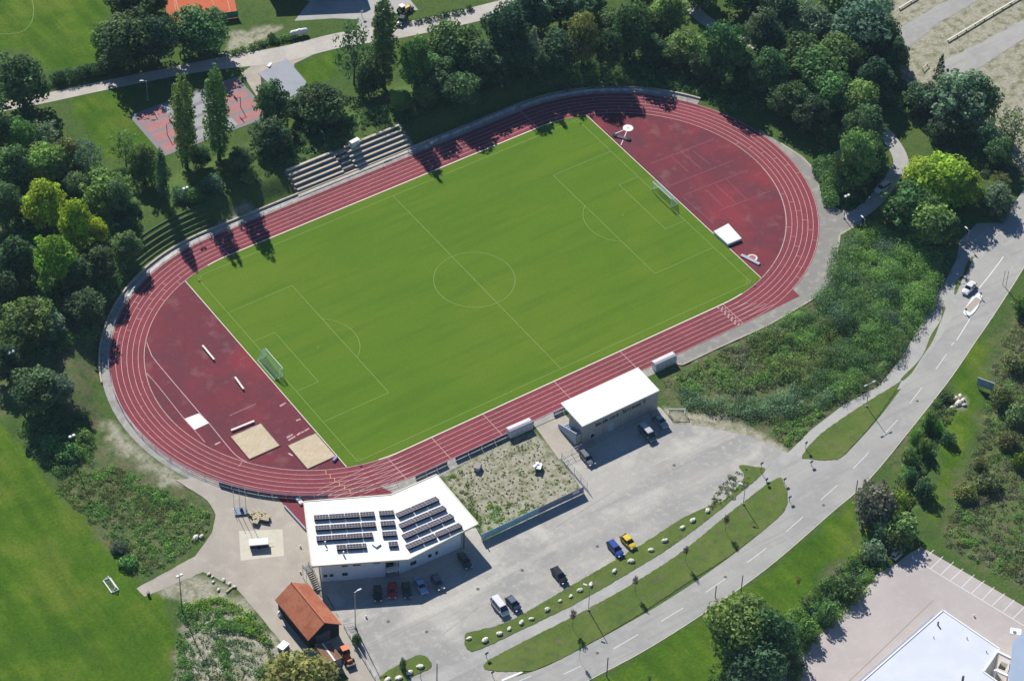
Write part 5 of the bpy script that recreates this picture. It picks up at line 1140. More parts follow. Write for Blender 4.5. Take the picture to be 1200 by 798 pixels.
def car(front, rear, shape, paintm, label, roofm=None, z=.6):
    f, r_ = P(*front, z), P(*rear, z); c = (f+r_)/2; d = f-r_; D = SH[shape]; L, Wd_ = D['L'], D['W']; zg = max(float(hgt(c.x, c.y)), 0)+.02
    t = empty('parked_car' if shape != 'van' else 'van', (c.x, c.y, zg), math.atan2(d.y, d.x), label, 'car' if shape != 'van' else 'van')
    m = MB(); rings = []; n = 12
    for x, zb_, zt, hw in D['st']:
        hw *= Wd_/2; x *= L/2; rings.append([(x, y*hw, zb_+(zt-zb_)*k) for y, k in ((-.86, 0), (-1, .2), (-1, .55), (-.95, .85), (-.82, 1), (-.3, 1.03), (.3, 1.03), (.82, 1), (.95, .85), (1, .55), (1, .2), (.86, 0))])
    vs = [p for rg in rings for p in rg]; fs = [(i*n+j, i*n+(j+1) % n, (i+1)*n+(j+1) % n, (i+1)*n+j) for i in range(len(rings)-1) for j in range(n)]
    fs += [tuple(range(n))[::-1], tuple(range((len(rings)-1)*n, len(rings)*n))]; m.quadset(vs, fs); m.build('body', paintm, t, smooth=True)
    cb = D['cab']; hb, ht = Wd_/2*.93, Wd_/2*.74; m = MB(); v = []
    for (x, zz), hw in zip(cb, (hb, ht, ht, hb)): v += [(x*L/2, -hw, zz), (x*L/2, hw, zz)]
    m.quadset(v, [(0, 2, 3, 1), (2, 4, 5, 3), (4, 6, 7, 5), (0, 6, 4, 2), (1, 3, 5, 7)]); m.build('windows', GLASS, t)
    m = MB(); (xa, za), (xb, zb_) = cb[1], cb[2]; xa *= L/2; xb *= L/2
    m.quadset([(xb-.04, -ht-.02, zb_), (xa+.06, -ht-.02, za), (xa+.06, ht+.02, za), (xb-.04, ht+.02, zb_), (xb+.1, -ht+.1, zb_+.06), (xa-.1, -ht+.1, za+.06), (xa-.1, ht-.1, za+.06), (xb+.1, ht-.1, zb_+.06)], [(3, 2, 1, 0), (4, 5, 6, 7), (0, 1, 5, 4), (1, 2, 6, 5), (2, 3, 7, 6), (3, 0, 4, 7)])
    m.build('roof', roofm or paintm, t)
    m = MB()
    for s in (-1, 1):
        for a, b in ((0, 1), (3, 2)): m.tube((cb[a][0]*L/2, s*hb, cb[a][1]), (cb[b][0]*L/2, s*ht, cb[b][1]), .045, n=5)
        xm = (cb[1][0]+cb[2][0])/4*L; m.tube((xm, s*hb*1.0, .93 if shape != 'van' else 1.05), (xm, s*ht, cb[1][1]), .05, n=5)
        if shape == 'van': m.tube((cb[0][0]*L/2, s*hb, cb[0][1]), (cb[3][0]*L/2, s*hb, cb[3][1]), .05, n=5); m.tube((cb[1][0]*L/2, s*ht, cb[1][1]), (cb[2][0]*L/2, s*ht, cb[2][1]), .05, n=5); m.tube((xm-1.1, s*hb, 1.05), (xm-1.1, s*ht, 1.9), .2, n=5)
    m.build('pillars', paintm, t)
    for sx_ in (-1, 1):
        for sy_ in (-1, 1):
            w_ = bpy.data.objects.new('wheel', WM); C.objects.link(w_); w_.parent = t; w_.location = (sx_*L*.31, sy_*(Wd_/2-.09), .32); r2 = bpy.data.objects.new('rim', RM); C.objects.link(r2); r2.parent = w_
    for s in (-1, 1):
        m = MB(); m.box((L/2*.945, s*Wd_*.34, .62), (.22, .34, .16)); m.build('headlight', HEAD, t)
        m = MB(); m.box((-L/2*.972, s*Wd_*.38, .78 if shape != 'van' else 1.0), (.14, .22, .22)); m.build('tail_light', TAIL, t)
        m = MB(); m.box((cb[0][0]*L/2-.25, s*(Wd_/2+.08), .95 if shape != 'van' else 1.15), (.14, .2, .14)); m.build('mirror', paintm, t)
    return t
cw_, cblk, cnavy, cblue, cyel, cred, csil, cgry, clb, cdg = (paint('car_white', (.75, .75, .75)), paint('car_black', (.012, .013, .018)), paint('car_navy', (.02, .035, .10)), paint('car_blue', (.03, .07, .32)), paint('car_yellow', (.80, .55, .03)), paint('car_red', (.45, .01, .02)), paint('car_silver', (.38, .40, .42)), paint('car_grey', (.16, .17, .19)), paint('car_light_blue', (.28, .42, .60)), paint('car_dark_green', (.04, .055, .06)))
car((595, 722), (577, 700), 'van', cw_, 'white minivan on the lot, parked left of the dark blue car')
car((609.5, 716), (594, 698.5), 'car', cnavy, 'dark blue car parked right beside the white minivan', roofm=paint('car_navy_roof', (.1, .13, .2)))
car((663.5, 683.5), (648, 665), 'estate', cblk, 'black car standing alone on the lot between the minivan and the blue car')
car((729.5, 652), (713, 633.5), 'estate', cblue, 'bright blue car parked left of the yellow one')
car((743, 641.5), (729.5, 627.5), 'car', cyel, 'small yellow car at the edge of the grass verge')
car((443, 703), (442, 687), 'car', cblk, 'black car in the clubhouse shadow, left of the red one')
car((459.8, 700), (459.5, 683), 'car', cred, 'red car in the clubhouse shadow')
car((478, 700), (475, 683), 'car', cdg, 'dark grey car in the clubhouse shadow, right of the red one')
car((498, 695), (488, 677), 'saloon', clb, 'light blue saloon in the clubhouse shadow, longest of the row')
car((517.5, 690.5), (508, 674), 'car', cgry, 'grey car in the clubhouse shadow, right of the light blue saloon')
car((549, 664), (540, 649), 'saloon', cdg, 'dark car at the right end of the clubhouse shadow')
car((779.5, 499), (767.5, 487), 'saloon', csil, 'silver car with dark windows at the right corner of the fieldhouse')
car((765, 514.5), (753, 501.5), 'van', cgry, 'grey van with white tail parked behind the fieldhouse, half out of its shadow', roofm=paint('van_roof', (.5, .52, .52)))
car((695, 545), (681, 528), 'estate', cgry, 'grey car at the left corner of the fieldhouse')
car((1130.5, 343.5), (1141, 331.5), 'saloon', cw_, 'white car driving on the road beside the traffic island')
car((1029, 223), (1039, 216.5), 'estate', cw_, 'white car half in tree shade on the lane above the east path')
car((468, 29), (473, 20), 'car', cdg, 'dark car on the gravel lane near the top edge')
# loader at the top
def utility(pu, ang, label, bodym, cabm, name, cat, s=1.0):
    p = P(*pu); t = empty(name, (p.x, p.y, max(float(hgt(p.x, p.y)), 0)+.03), ang, label, cat)
    m = MB(); m.box((.9*s, 0, .85*s), (1.7*s, .85*s, .65*s)); m.build('bonnet', bodym, t, bevel=.06)
    m = MB(); m.box((-.5*s, 0, .8*s), (1.3*s, 1.2*s, .6*s)); m.build('chassis', bodym, t, bevel=.05)
    m = MB(); m.box((-.5*s, 0, 1.6*s), (1.1*s, 1.15*s, 1.0*s), taper=.86); m.build('cab_glass', GLASS, t)
    m = MB(); m.box((-.5*s, 0, 2.16*s), (1.2*s, 1.25*s, .12*s)); m.build('cab_roof', cabm, t, bevel=.03)
    m = MB(); m.box((2.25*s, 0, .45*s), (.5*s, 1.6*s, .6*s)); m.build('bucket', DSTEEL, t, bevel=.05)
    m = MB()
    for y in (-.5, .5): m.tube((.3*s, y*s, 1.1*s), (2.1*s, y*s, .5*s), .06*s, n=6)
    m.build('loader_arm', bodym, t)
    for x, rr_ in ((-.75, .62), (1.35, .42)):
        for y in (-.75, .75):
            m = MB(); m.tube((x*s, (y-.16)*s, rr_*s), (x*s, (y+.16)*s, rr_*s), rr_*s, n=18); w_ = m.build('wheel', RUBR, t); m = MB(); m.tube((x*s, (y-.18)*s, rr_*s), (x*s, (y+.18)*s, rr_*s), rr_*.5*s, n=12); m.build('rim', cabm, w_)
utility((405.5, 771), math.radians(-98), 'orange tractor with front loader parked beside the rusty shed', ORANGE, ORANGE, 'tractor', 'tractor', 1.15)
utility((473, 15), math.radians(10), 'yellow loader parked near the top edge beside the lane', mat('loader_yellow', (.75, .5, .1), .5), WHITE, 'loader', 'loader', 1.1)
# gas tank
p = P(350.5, 42); t = empty('gas_tank', p, math.atan2((P(360, 37)-P(341, 41)).y, (P(360, 37)-P(341, 41)).x), 'white cylindrical gas tank on the lawn near the top edge', 'tank')
m = MB(); m.tube((-1.6, 0, 1.1), (1.6, 0, 1.1), .72, n=20); m.ball((-1.6, 0, 1.1), .71, 14, 0); m.ball((1.6, 0, 1.1), .71, 14, 0); m.build('vessel', WHITE, t, smooth=True); 
for x in (-1.1, 1.1): m = MB(); m.box((x, 0, .25), (.25, 1.1, .5)); m.build('foot', CONC, t)
m = MB(); m.tube((0, 0, 1.8), (0, 0, 2.0), .22, n=12); m.build('valve_dome', STEEL, t)
# white trailer on the pad
a, b = P(296.5, 644, 0), P(315.5, 642.5, 0); t = empty('box_trailer', (a+b)/2+Vector((0, .9, 0)), math.atan2((b-a).y, (b-a).x), 'white covered trailer with dark front standing on the pale concrete pad', 'trailer')
m = MB(); m.box((0, .1, 1.25), (3.9, 1.9, .22)); m.build('lid', WHITE, t, bevel=.05); m = MB(); m.box((0, .1, .72), (3.7, 1.6, .82)); m.build('box', mat('dark_trailer', (.03, .025, .03), .7), t)
for y in (-.7, .9):
    m = MB(); m.tube((0, y-.1, .3), (0, y+.1, .3), .3, n=14); m.build('wheel', RUBR, t)
m = MB(); m.tube((1.8, .1, .45), (3.0, .1, .4), .05, n=6); m.build('drawbar', STEEL, t)
# masts with cabinet
p = P(282, 600); t = empty('steel_platform', p, math.radians(-25), 'grey steel platform at the foot of the three masts by the south-west bend', 'platform'); m = MB(); m.box((0, 0, .35), (2.6, 2.0, .08)); m.build('deck', mat('deck_grey', (.22, .27, .34), .7), t)
for x in (-1.2, 1.2):
    for y in (-.9, .9): m = MB(); m.tube((x, y, 0), (x, y, 1.3), .05, n=5); m.build('post', STEEL, t)
m = MB(); m.box((.2, .2, .75), (.6, .4, .8)); m.build('switch_box', DSTEEL, t)
for (u, v), (u2, v2), lb in (((274.5, 597), (272.5, 575), 'left'), ((281.5, 600), (280, 572), 'middle'), ((288.5, 601), (286.5, 568), 'right')):
    p = P(u, v); t = empty('flagpole', p, 0, f'slim bare steel mast by the south-west bend, {lb} one of three', 'flagpole', 'masts by the south-west bend'); h = (v-v2)/pscale(p)/math.cos(PIT)
    m = MB(); m.tube((0, 0, 0), (0, 0, h), .07, .04, 8); m.build('pole', STEEL, t); m = MB(); m.tube((0, 0, 0), (0, 0, .2), .18, n=10); m.build('base', STEEL, t); m = MB(); m.ball((0, 0, h+.05), .09, 8); m.build('cap', WHITE, t)
# pale timber stacks
for i, (u, v, s_, lb) in enumerate([(296, 603, 1.5, 'farthest left'), (301, 607, 1.9, 'widest'), (307, 603, 1.2, 'topmost'), (311, 609, 1.6, 'nearest to the clubhouse'), (300, 613, 1.2, 'lowest')]):
    p = P(u, v); t = empty('timber_stack', p, rnd.uniform(0, 3), f'pale timber stack at the forecourt near the masts, {lb} of the heap', 'timber stack', 'pale timber stacks on the forecourt')
    for k in range(4):
        m = MB()
        for j in range(4): m.box(((j-1.5)*s_*.25, 0, .12+.2*k) if k % 2 else (0, (j-1.5)*s_*.25, .12+.2*k), (s_*.2, s_*rnd.uniform(.9, 1.2), .16) if k % 2 else (s_*rnd.uniform(.9, 1.2), s_*.2, .16), rnd.uniform(-.06, .06))
        m.build('plank_layer', WOOD if k > 1 else BWOOD, t)
# advertising board row beside the sprint start
a, b = P(333.5, 594), P(358, 621); bar((333.5, 594), (358, 621), .3, .5, 'low_barrier', 'long low grey barrier along the oblique end of the sprint straight', 'barrier', LGREY)
# ------------------------------------------------------------------ lamps and signs
def mast(u, v, u2, v2, label, kind='flood', name='floodlight_mast', cat='floodlight', group=None, ang=0):
    p = P(u, v); h = (v-v2)/pscale(p)/math.cos(PIT); t = empty(name, p, ang, label, cat, group)
    m = MB(); m.tube((0, 0, 0), (0, 0, h), .13 if h > 7.5 else .09, .07, 8); m.build('pole', DSTEEL if kind == 'flood' else STEEL, t)
    m = MB(); m.tube((0, 0, 0), (0, 0, .35), .26, n=10); m.build('base', CONC, t)
    if kind == 'flood':
        for s in (-1, 1): m = MB(); m.box((s*.42, 0, h+.05), (.6, .55, .35)); m.build('lamp_head', WHITE, t, bevel=.05)
        m = MB(); m.tube((-.6, 0, h-.15), (.6, 0, h-.15), .05, n=6); m.build('crossbar', STEEL, t)
    elif kind == 'T':
        m = MB(); m.tube((-1.1, 0, h-.05), (1.1, 0, h-.05), .05, n=6); m.build('arm', STEEL, t)
        for s in (-1, 1): m = MB(); m.box((s*1.15, 0, h), (.8, .3, .16)); m.build('lamp_head', PLASTER, t, bevel=.03)
    else:
        m = MB(); m.tube((0, 0, h-.05), (.7, 0, h+.12), .05, n=6); m.build('arm', STEEL, t); m = MB(); m.box((1.05, 0, h+.14), (.9, .34, .14)); m.build('lamp_head', WHITE, t, bevel=.04)
    return t
mast(88.2, 546, 85.2, 510, 'tall floodlight mast with white heads on the weedy slope beside the mown field')
mast(213.5, 717, 210.5, 671, 'tall dark floodlight mast at the end of the footpath near the bottom left')
mast(17, 445, 14, 413, 'floodlight mast among the bushes at the left edge')
mast(219, 245, 217, 222, 'floodlight mast on the bank between the poplar shadows')
mast(989, 256, 987, 231, 'lamp with white head in the hedge at the east path')
mast(1015.3, 476.4, 1017.8, 449, 'double-armed street lamp on the grass triangle beside the cycle path', 'T', 'street_lamp', 'street lamp', ang=math.radians(0))
mast(689.6, 715, 691.5, 685, 'street lamp between boulders and young trees on the verge near the minivan', 'L', 'street_lamp', 'street lamp', ang=math.radians(120))
mast(871, 591, 873, 568, 'street lamp on the verge near the junction', 'L', 'street_lamp', 'street lamp', ang=math.radians(120))
mast(173, 118, 175.5, 97, 'street lamp on the gravel lane left of the sports court', 'L', 'street_lamp', 'street lamp', ang=math.radians(150))
mast(266, 84, 262, 65, 'street lamp on the gravel lane under the round dark tree', 'L', 'street_lamp', 'street lamp', ang=math.radians(150))
mast(1011.5, 273, 1012.5, 258, 'thin grey post at the fork of the east path, left of two', 'L', 'street_lamp', 'street lamp', ang=math.radians(90))
mast(380, 164, 379.5, 158, 'short lamp post on the shaded bank above the terrace', 'L', 'street_lamp', 'street lamp', ang=math.radians(90))
mast(1133, 286, 1133.5, 271, 'short street lamp in the tree shade beside the bus bay', 'L', 'street_lamp', 'street lamp', ang=math.radians(90))
mast(416.5, 735.5, 415.5, 690, 'thin lamp post at the border between lot and barn yard', 'L', 'street_lamp', 'street lamp', ang=math.radians(0))
def post(u, v, h, label, sign=None, col=None, name='post', cat='post', group=None, r=.06):
    p = P(u, v); t = empty(name, p, 0, label, cat, group); m = MB(); m.tube((0, 0, 0), (0, 0, h), r, n=6); m.build('pole', DSTEEL, t)
    if sign == 'round': m = MB(); m.tube((0, -.06, h-.3), (0, -.02, h-.3), .36, n=18); o = m.build('sign_face', col, t)
    if sign == 'rect': m = MB(); m.box((0, -.08, h-.3), (.8, .04, .55)); m.build('sign_face', col, t)
    if sign == 'ball': m = MB(); m.ball((0, 0, h), .22, 10); m.build('globe', col, t, smooth=True)
    return t
SB = mat('sign_blue', (.03, .1, .4), .5); SG = mat('sign_back', (.1, .11, .13), .5)
for (u, v, h, lb) in [(1002, 583, 5.2, 'dark wooden utility pole at the roadside beside the greyish shrub'), (868.5, 692, 4.6, 'dark pole at the roadside behind the big tree'), (838, 700, 3.6, 'thin grey pole at the roadside left of the big tree'), (711, 792, 5.6, 'dark pole at the roadside near the bottom edge'), (512, 797, 5.0, 'dark pole at the lot entrance near the bottom edge'), (1186, 418, 1.0, None), (1188, 412, 1.0, None)]:
    if lb: post(u, v, h, lb, name='utility_pole', cat='pole', r=.11)
for (u, v, h, lb, sg, cl_) in [(944, 526, 2.2, 'dark-backed sign at the left tip of the grass triangle', 'round', SG), (950.5, 545, 1.4, 'small dark sign on the asphalt below the grass triangle', 'rect', SG), (919, 566, 1.6, 'small sign at the upper end of the long verge', 'rect', SG), (925, 587, 1.6, 'small sign at the lower corner of the long verge', 'rect', SG), (898, 566, 1.5, 'small blue sign beside the cycle path at the junction', 'round', SB), (891.5, 553, 3.0, 'thin sign post at the tip of the boulder verge', 'rect', SG), (570, 770, 1.6, 'small dark sign on the cycle path at the lot entrance', 'rect', SG), (577, 792, 1.6, 'small dark sign at the tip of the long verge by the lot entrance', 'rect', SG), (1183, 412-60, 1.2, None, None, None), (1187, 340, 4.2, None, None, None), (493, 795, 3.0, 'thin pole between the lower verge stones and the lot entrance', None, None), (1016, 278, 4.5, 'thin grey post at the fork of the east path, right of two', None, None), (1178.5, 337, 5.0, 'tall thin post on the right shoulder beside the traffic island', None, None), (1175, 334, 4.2, 'shorter thin post on the right shoulder beside the traffic island', None, None), (424, 20, 2, 'white small sign post beside the gravel lane near the top edge', 'rect', WHITE)]:
    if lb: post(u, v, h, lb, sg, cl_, name='road_sign' if sg else 'post', cat='sign' if sg else 'post')
for i, (u, v, lb) in enumerate([(429, 723, 'on the lot left of the red car'), (352, 671, 'on the forecourt beside the barn roof'), (352, 641, 'on the forecourt beside the clubhouse roof'), (1141.5, 722, 'on the yard right of the flat roof'), (216, 708, 'at the foot of the tall dark mast')]):
    p = P(u, v); t = empty('bollard', p, 0, 'low white bollard '+lb, 'bollard'); m = MB(); m.tube((0, 0, 0), (0, 0, .45), .2, .17, 10); m.build('body', WHITE, t); m = MB(); m.ball((0, 0, .45), .19, 10, 0, .5); m.build('cap', KERBW, t)
# traffic island
isl = [(1142, 345), (1147, 344), (1151, 348), (1148, 355), (1145, 362), (1139, 369), (1134, 370.5), (1129, 368), (1131, 362), (1136, 354)]
q = W(isl); qc = Vector((sum(a[0] for a in q)/10, sum(a[1] for a in q)/10, 0)); t = empty('traffic_island', (qc.x, qc.y, .02), 0, 'white-edged traffic island in the middle of the road', 'traffic island')
q = smoothpoly([(a[0]-qc.x, a[1]-qc.y) for a in q], 4); m = MB(); m.prism(q, 0, .14); m.build('kerb', WHITE, t)
d = (P(1148, 349)-P(1132, 366)); d.z = 0; d.normalize(); n_ = Vector((-d.y, d.x, 0)); m = MB(); hl, hw = 2.6, .8; m.prism([(d*hl+n_*hw)[:2], (d*-hl+n_*hw)[:2], (d*-hl-n_*hw)[:2], (d*hl-n_*hw)[:2]], .10, .146); m.build('paving', CONC, t)
for s in (-1, 1):
    c = d*(s*3.3); m = MB(); m.tube((c.x, c.y, .14), (c.x, c.y, 1.0), .09, n=8); bo = m.build('marker_post', WHITE, t); m = MB(); m.tube(Vector((c.x, c.y, 1.15))-d*.05*s, Vector((c.x, c.y, 1.15))+d*.05*s, .28, n=16); m.build('keep_right_disc', SB, bo)
# billboard
p = P(1153.5, 457); t = empty('billboard', p, math.radians(-62), 'grey-blue billboard standing on the grass right of the road', 'billboard')
m = MB(); m.box((0, 0, 1.75), (3.7, .12, 2.2)); m.build('panel', mat('billboard_face', (.27, .36, .47), .6, noise=[(1.1, (.45, .52, .6), .7, .5, .58), (2.4, (.12, .17, .28), .7, .55, .62)]), t); m = MB(); m.box((0, 0, 2.9), (3.8, .2, .1)); m.build('top_rail', STEEL, t)
for x in (-1.5, 1.5): m = MB(); m.tube((x, .12, 0), (x, .12, 2.8), .08, n=6); m.tube((x, .12, 1.8), (x, 1.3, 0), .05, n=5); m.build('leg', BWOOD, t)
# boulders
def boulder(u, v, s_, label, group):
    p = P(u, v); m = MB(); q = random.Random(int(u*7+v)); n = 7; vs = []
    for j, (zz, kk) in enumerate(((0, 1.0), (.28, 1.08), (.52, .8), (.6, .35))):
        for i in range(n): a = 2*math.pi*i/n; r_ = s_*.39*kk*q.uniform(.8, 1.15); vs.append((r_*1.35*math.cos(a), r_*.85*math.sin(a), zz*s_*.62*q.uniform(.85, 1.1)))
    fs = [(j*n+i, j*n+(i+1) % n, (j+1)*n+(i+1) % n, (j+1)*n+i) for j in range(3) for i in range(n)]+[tuple(range(3*n, 4*n))]; m.quadset(vs, fs)
    o = m.build('boulder', STONE); o.location = (p.x, p.y, p.z+.06); o.rotation_euler.z = q.uniform(-.6, .8); tag(o, label, 'boulder', group)
G1 = 'pale boulders along the verge between lot and cycle path'
bl_ = [(549.5, 748.5), (568.5, 750.5), (585, 743), (597, 737), (611, 730), (623, 725.5), (641, 714.5), (656, 704.5), (669, 699), (679.5, 692), (692.5, 685.5), (720, 669.5), (740, 658), (763, 645), (779, 634), (799.5, 619), (812, 610), (829, 599)]
for i, (u, v) in enumerate(bl_): boulder(u, v, [1.15, 1.6, 1.4, 1.1, 1.4, 1.1, 1.4, 1.0, 1.0, 1.3, 1.3, 1.25, 1.5, 1.25, 1.4, 1.3, 1.45, 1.35][i], f'pale boulder on the long verge, {ordn(i, 18)} from the lot entrance', G1)
for i, (u, v) in enumerate([(454, 797), (467, 795), (480, 788.5), (492.5, 781.5)]): boulder(u, v, 1.5, f'pale boulder on the small verge near the bottom edge, {ordn(i, 4)} from the left', 'pale boulders on the small verge')
for i, (u, v, s_) in enumerate([(1119, 468, 1.6), (1123, 473, 1.8), (1128, 470, 1.4), (1125, 465, 1.3), (1116, 478, 1.2), (1130, 475, 1.1)]): boulder(u, v, s_, f'pale stone of the culvert head beside the creek, {ordn(i, 6)} of the pile', 'stones of the culvert head')
for i, (u, v, s_) in enumerate([(245, 673, .9), (250, 682, .8), (262, 680, 1.0), (269, 684, .9), (256, 691, .8), (275, 688, .9), (249, 676, .6), (229, 631, 1.6), (236, 629, 1.2)]): boulder(u, v, s_, f'pale rubble stone at the heap beside the forecourt, {ordn(i, 9)} counted from the footpath', 'rubble beside the forecourt')
bench((265, 694), (274, 687), 'pale plank lying on the rubble heap by the forecourt', WOOD, .25, .3, name='plank_bench')
# fences and banner wall
a, b = P(564.5, 633.5), P(684, 577.5); d = b-a; L = d.length; t = empty('banner_fence', (a+b)/2, math.atan2(d.y, d.x), 'long turquoise and grey banner fence between dry ground and parking lot', 'fence')
for i in range(9):
    m = MB(); x = -L/2+L*(i+.5)/9; m.box((x, 0, 1.05), (L/9-.03, .06, 1.8)); o = m.build('banner', TURQ if i < 5 else mat('grey_banner%d' % i, (.22, .26, .34), .7, noise=[(.8, (.3, .34, .42), .6, .45, .6)]), t)
m = MB(); m.box((L*.42, -.05, 1.35), (1.6, .03, .8)); o = m.build('white_sign', WHITE, t)
for i in range(10): m = MB(); m.tube((-L/2+L*i/9, .08, 0), (-L/2+L*i/9, .08, 2.05), .05, n=6); m.build('post', STEEL, t)
def chain(pts, h, label, step=2.4):
    w_ = [P(*p) for p in pts]; t = empty('chain_link_fence', w_[0], 0, label, 'fence'); o0 = w_[0]; wires = MB()
    for a, b in zip(w_[:-1], w_[1:]):
        d = b-a; n = max(1, int(d.length/step))
        for i in range(n+1): m = MB(); q = a.lerp(b, i/n)-o0; m.tube(q, q+Vector((0, 0, h)), .045, n=5); m.build('post', STEEL, t)
        for z_ in (.1, h*.5, h): wires.tube(a-o0+Vector((0, 0, z_)), b-o0+Vector((0, 0, z_)), .03, n=4)
        k = int(d.length/.45)
        for i in range(k): q0, q1 = a.lerp(b, i/k)-o0, a.lerp(b, (i+1)/k)-o0; wires.tube(q0+Vector((0, 0, .1)), q1+Vector((0, 0, h)), .012, n=3, cap=False); wires.tube(q1+Vector((0, 0, .1)), q0+Vector((0, 0, h)), .012, n=3, cap=False)
    wires.build('mesh', STEEL, t)
chain([(658, 538), (688, 573)], 2.2, 'grey chain-link fence from the fieldhouse terrace down to the banner fence'); chain([(658, 538), (682, 527)], 1.8, 'short chain-link fence at the left corner of the fieldhouse'); chain([(403, 735), (416.5, 733)], 1.2, 'short low fence beside the barn gable'); chain([(404, 737), (440, 797)], 1.3, 'long low fence between tractor yard and parking lot')
# small field items
p = P(130, 686); t = empty('portable_goal', p, math.atan2((P(124, 676)-P(136, 693)).y, (P(124, 676)-P(136, 693)).x), 'white overturned portable goal lying on the mown field at the lower left', 'goal')
m = MB(); 
for y in (-.75, .75): m.tube((-1.9, y, .12), (1.9, y, .12), .1, n=6); m.box((0, y, .12), (3.8, .22, .14))
for x in (-1.9, 1.9): m.tube((x, -.75, .12), (x, .75, .12), .1, n=6); m.tube((x, -.75, .12), (x*.9, -.3, 1.0), .07, n=6); m.tube((x, .75, .12), (x*.9, -.3, 1.0), .07, n=6)
m.tube((-1.75, -.3, 1.0), (1.75, -.3, 1.0), .09, n=6); m.build('frame', WHITE, t)
m = MB()
for i in range(13): x = -1.75+3.5*i/12; m.tube((x, .7, .15), (x*.92, -.28, .98), .02, n=3); m.tube((x, -.7, .15), (x*.92, -.28, .98), .02, n=3)
m.build('net', PLASTER, t)
p = P(174, 697); m = MB(); m.box((p.x, p.y, .4), (.5, .5, .8)); m.box((p.x, p.y, .84), (.6, .6, .08)); tag(m.build('waste_bin', DSTEEL, bevel=.03), 'dark waste bin at the end of the footpath beside the mown field', 'bin')
# training goal frame right of the fieldhouse
a, b = P(783.5, 486), P(803, 486); t = empty('training_goal', (a+b)/2, math.atan2((b-a).y, (b-a).x), 'small white-framed training goal on the gravel right of the fieldhouse', 'goal'); L = (b-a).length; m = MB()
for x in (-L/2, L/2): m.tube((x, 0, 0), (x, 0, 1.8), .07); m.tube((x, 0, .05), (x, 1.5, .05), .06); m.tube((x, 0, 1.8), (x, 1.5, .05), .05)
m.tube((-L/2, 0, 1.8), (L/2, 0, 1.8), .07); m.tube((-L/2, 1.5, .06), (L/2, 1.5, .06), .06); m.build('frame', WHITE, t); m = MB()
for i in range(16): x = -L/2+L*i/15; m.tube((x, 0, 1.75), (x, 1.5, .08), .02, n=3)
m.build('net', PLASTER, t)
# rubble items on the dry ground
for u, v, lb in ((560, 549.5, 'grey crate on the dry ground beside the clubhouse roof'), (631.5, 550, 'pale pile with dark crate on the dry ground left of the chain-link fence')):
    p = P(u, v); t = empty('crate', p, rnd.uniform(0, 1.5), lb, 'crate'); m = MB(); m.box((0, 0, .5), (1.7, 1.1, .9)); m.build('body', DSTEEL if u > 600 else LGREY, t, bevel=.05); m = MB(); m.box((0, .1, 1.0), (1.8, 1.3, .14), .15)
    if u > 600: m.box((.5, .6, 1.1), (.8, .7, .35), .5); m.box((-.5, .8, 1.15), (.9, .6, .3), -.3)
    m.build('lid', WHITE if u > 600 else mat('crate_lid', (.35, .3, .28)), t)
# wood pile in the yard corner
p = P(1049, 652); t = empty('wood_pile', p, .4, 'pile of boards and rubbish at the upper corner of the yard', 'wood pile')
for k in range(4): m = MB(); m.box((rnd.uniform(-.3, .3), rnd.uniform(-.3, .3), .2+.28*k), (2.6-.3*k, 1.6-.2*k, .24), rnd.uniform(-.3, .3)); m.build('board_layer', [BWOOD, STONE, DSTEEL, PLASTER][k], t)
# basketball stands
for u, v, lb in ((196, 158, 'left'), (282, 126, 'right')):
    p = P(u, v); t = empty('basketball_hoop', p, 0 if u < 240 else math.pi, f'dark basketball stand on the {lb} red zone of the sports court', 'basketball hoop', 'basketball stands on the sports court')
    m = MB(); m.tube((0, 0, 0), (0, 0, 3.2), .09, n=8); m.tube((0, 0, 3.1), (1.2, 0, 3.1), .06, n=6); m.build('post', DSTEEL, t); m = MB(); m.box((1.25, 0, 3.3), (.06, 1.8, 1.05)); m.build('backboard', DSTEEL, t); m = MB()
    for i in range(12): a0, a1 = 2*math.pi*i/12, 2*math.pi*(i+1)/12; m.tube((1.55+.23*math.cos(a0), .23*math.sin(a0), 3.05), (1.55+.23*math.cos(a1), .23*math.sin(a1), 3.05), .02, n=4)
    m.build('ring', ORANGE, t)
# hut with grey roof
z_ = 3.2; hp = [P(302, 86, z_), P(336, 69, z_), P(359, 96, z_), P(348, 122, z_), P(330, 112, z_)]; HO = sum((Vector(p) for p in hp), Vector())/5; HO.z = 0
hut = empty('hut', HO, 0, 'low hut with grey sheet roof and cream walls beside the sports court', 'hut'); m = MB(); m.prism([(p.x-HO.x, p.y-HO.y) for p in hp], z_-.15, z_); m.build('roof', SLATE, hut); m = MB(); wq = [((p.x-HO.x)*.9, (p.y-HO.y)*.9) for p in hp]; m.prism(wq, 0, z_-.16); m.build('wall', mat('cream_wall', (.6, .52, .36), .85), hut)
m = MB(); p = P(316, 77, z_)-HO; m.box((p.x, p.y, z_+.15), (1.6, .7, .3), .5); m.build('roof_box', WHITE, hut); windows(hut, wq[4], wq[0], [(.3, 1.5, 1.1, 1.0), (.7, 1.5, 1.1, 1.0)])
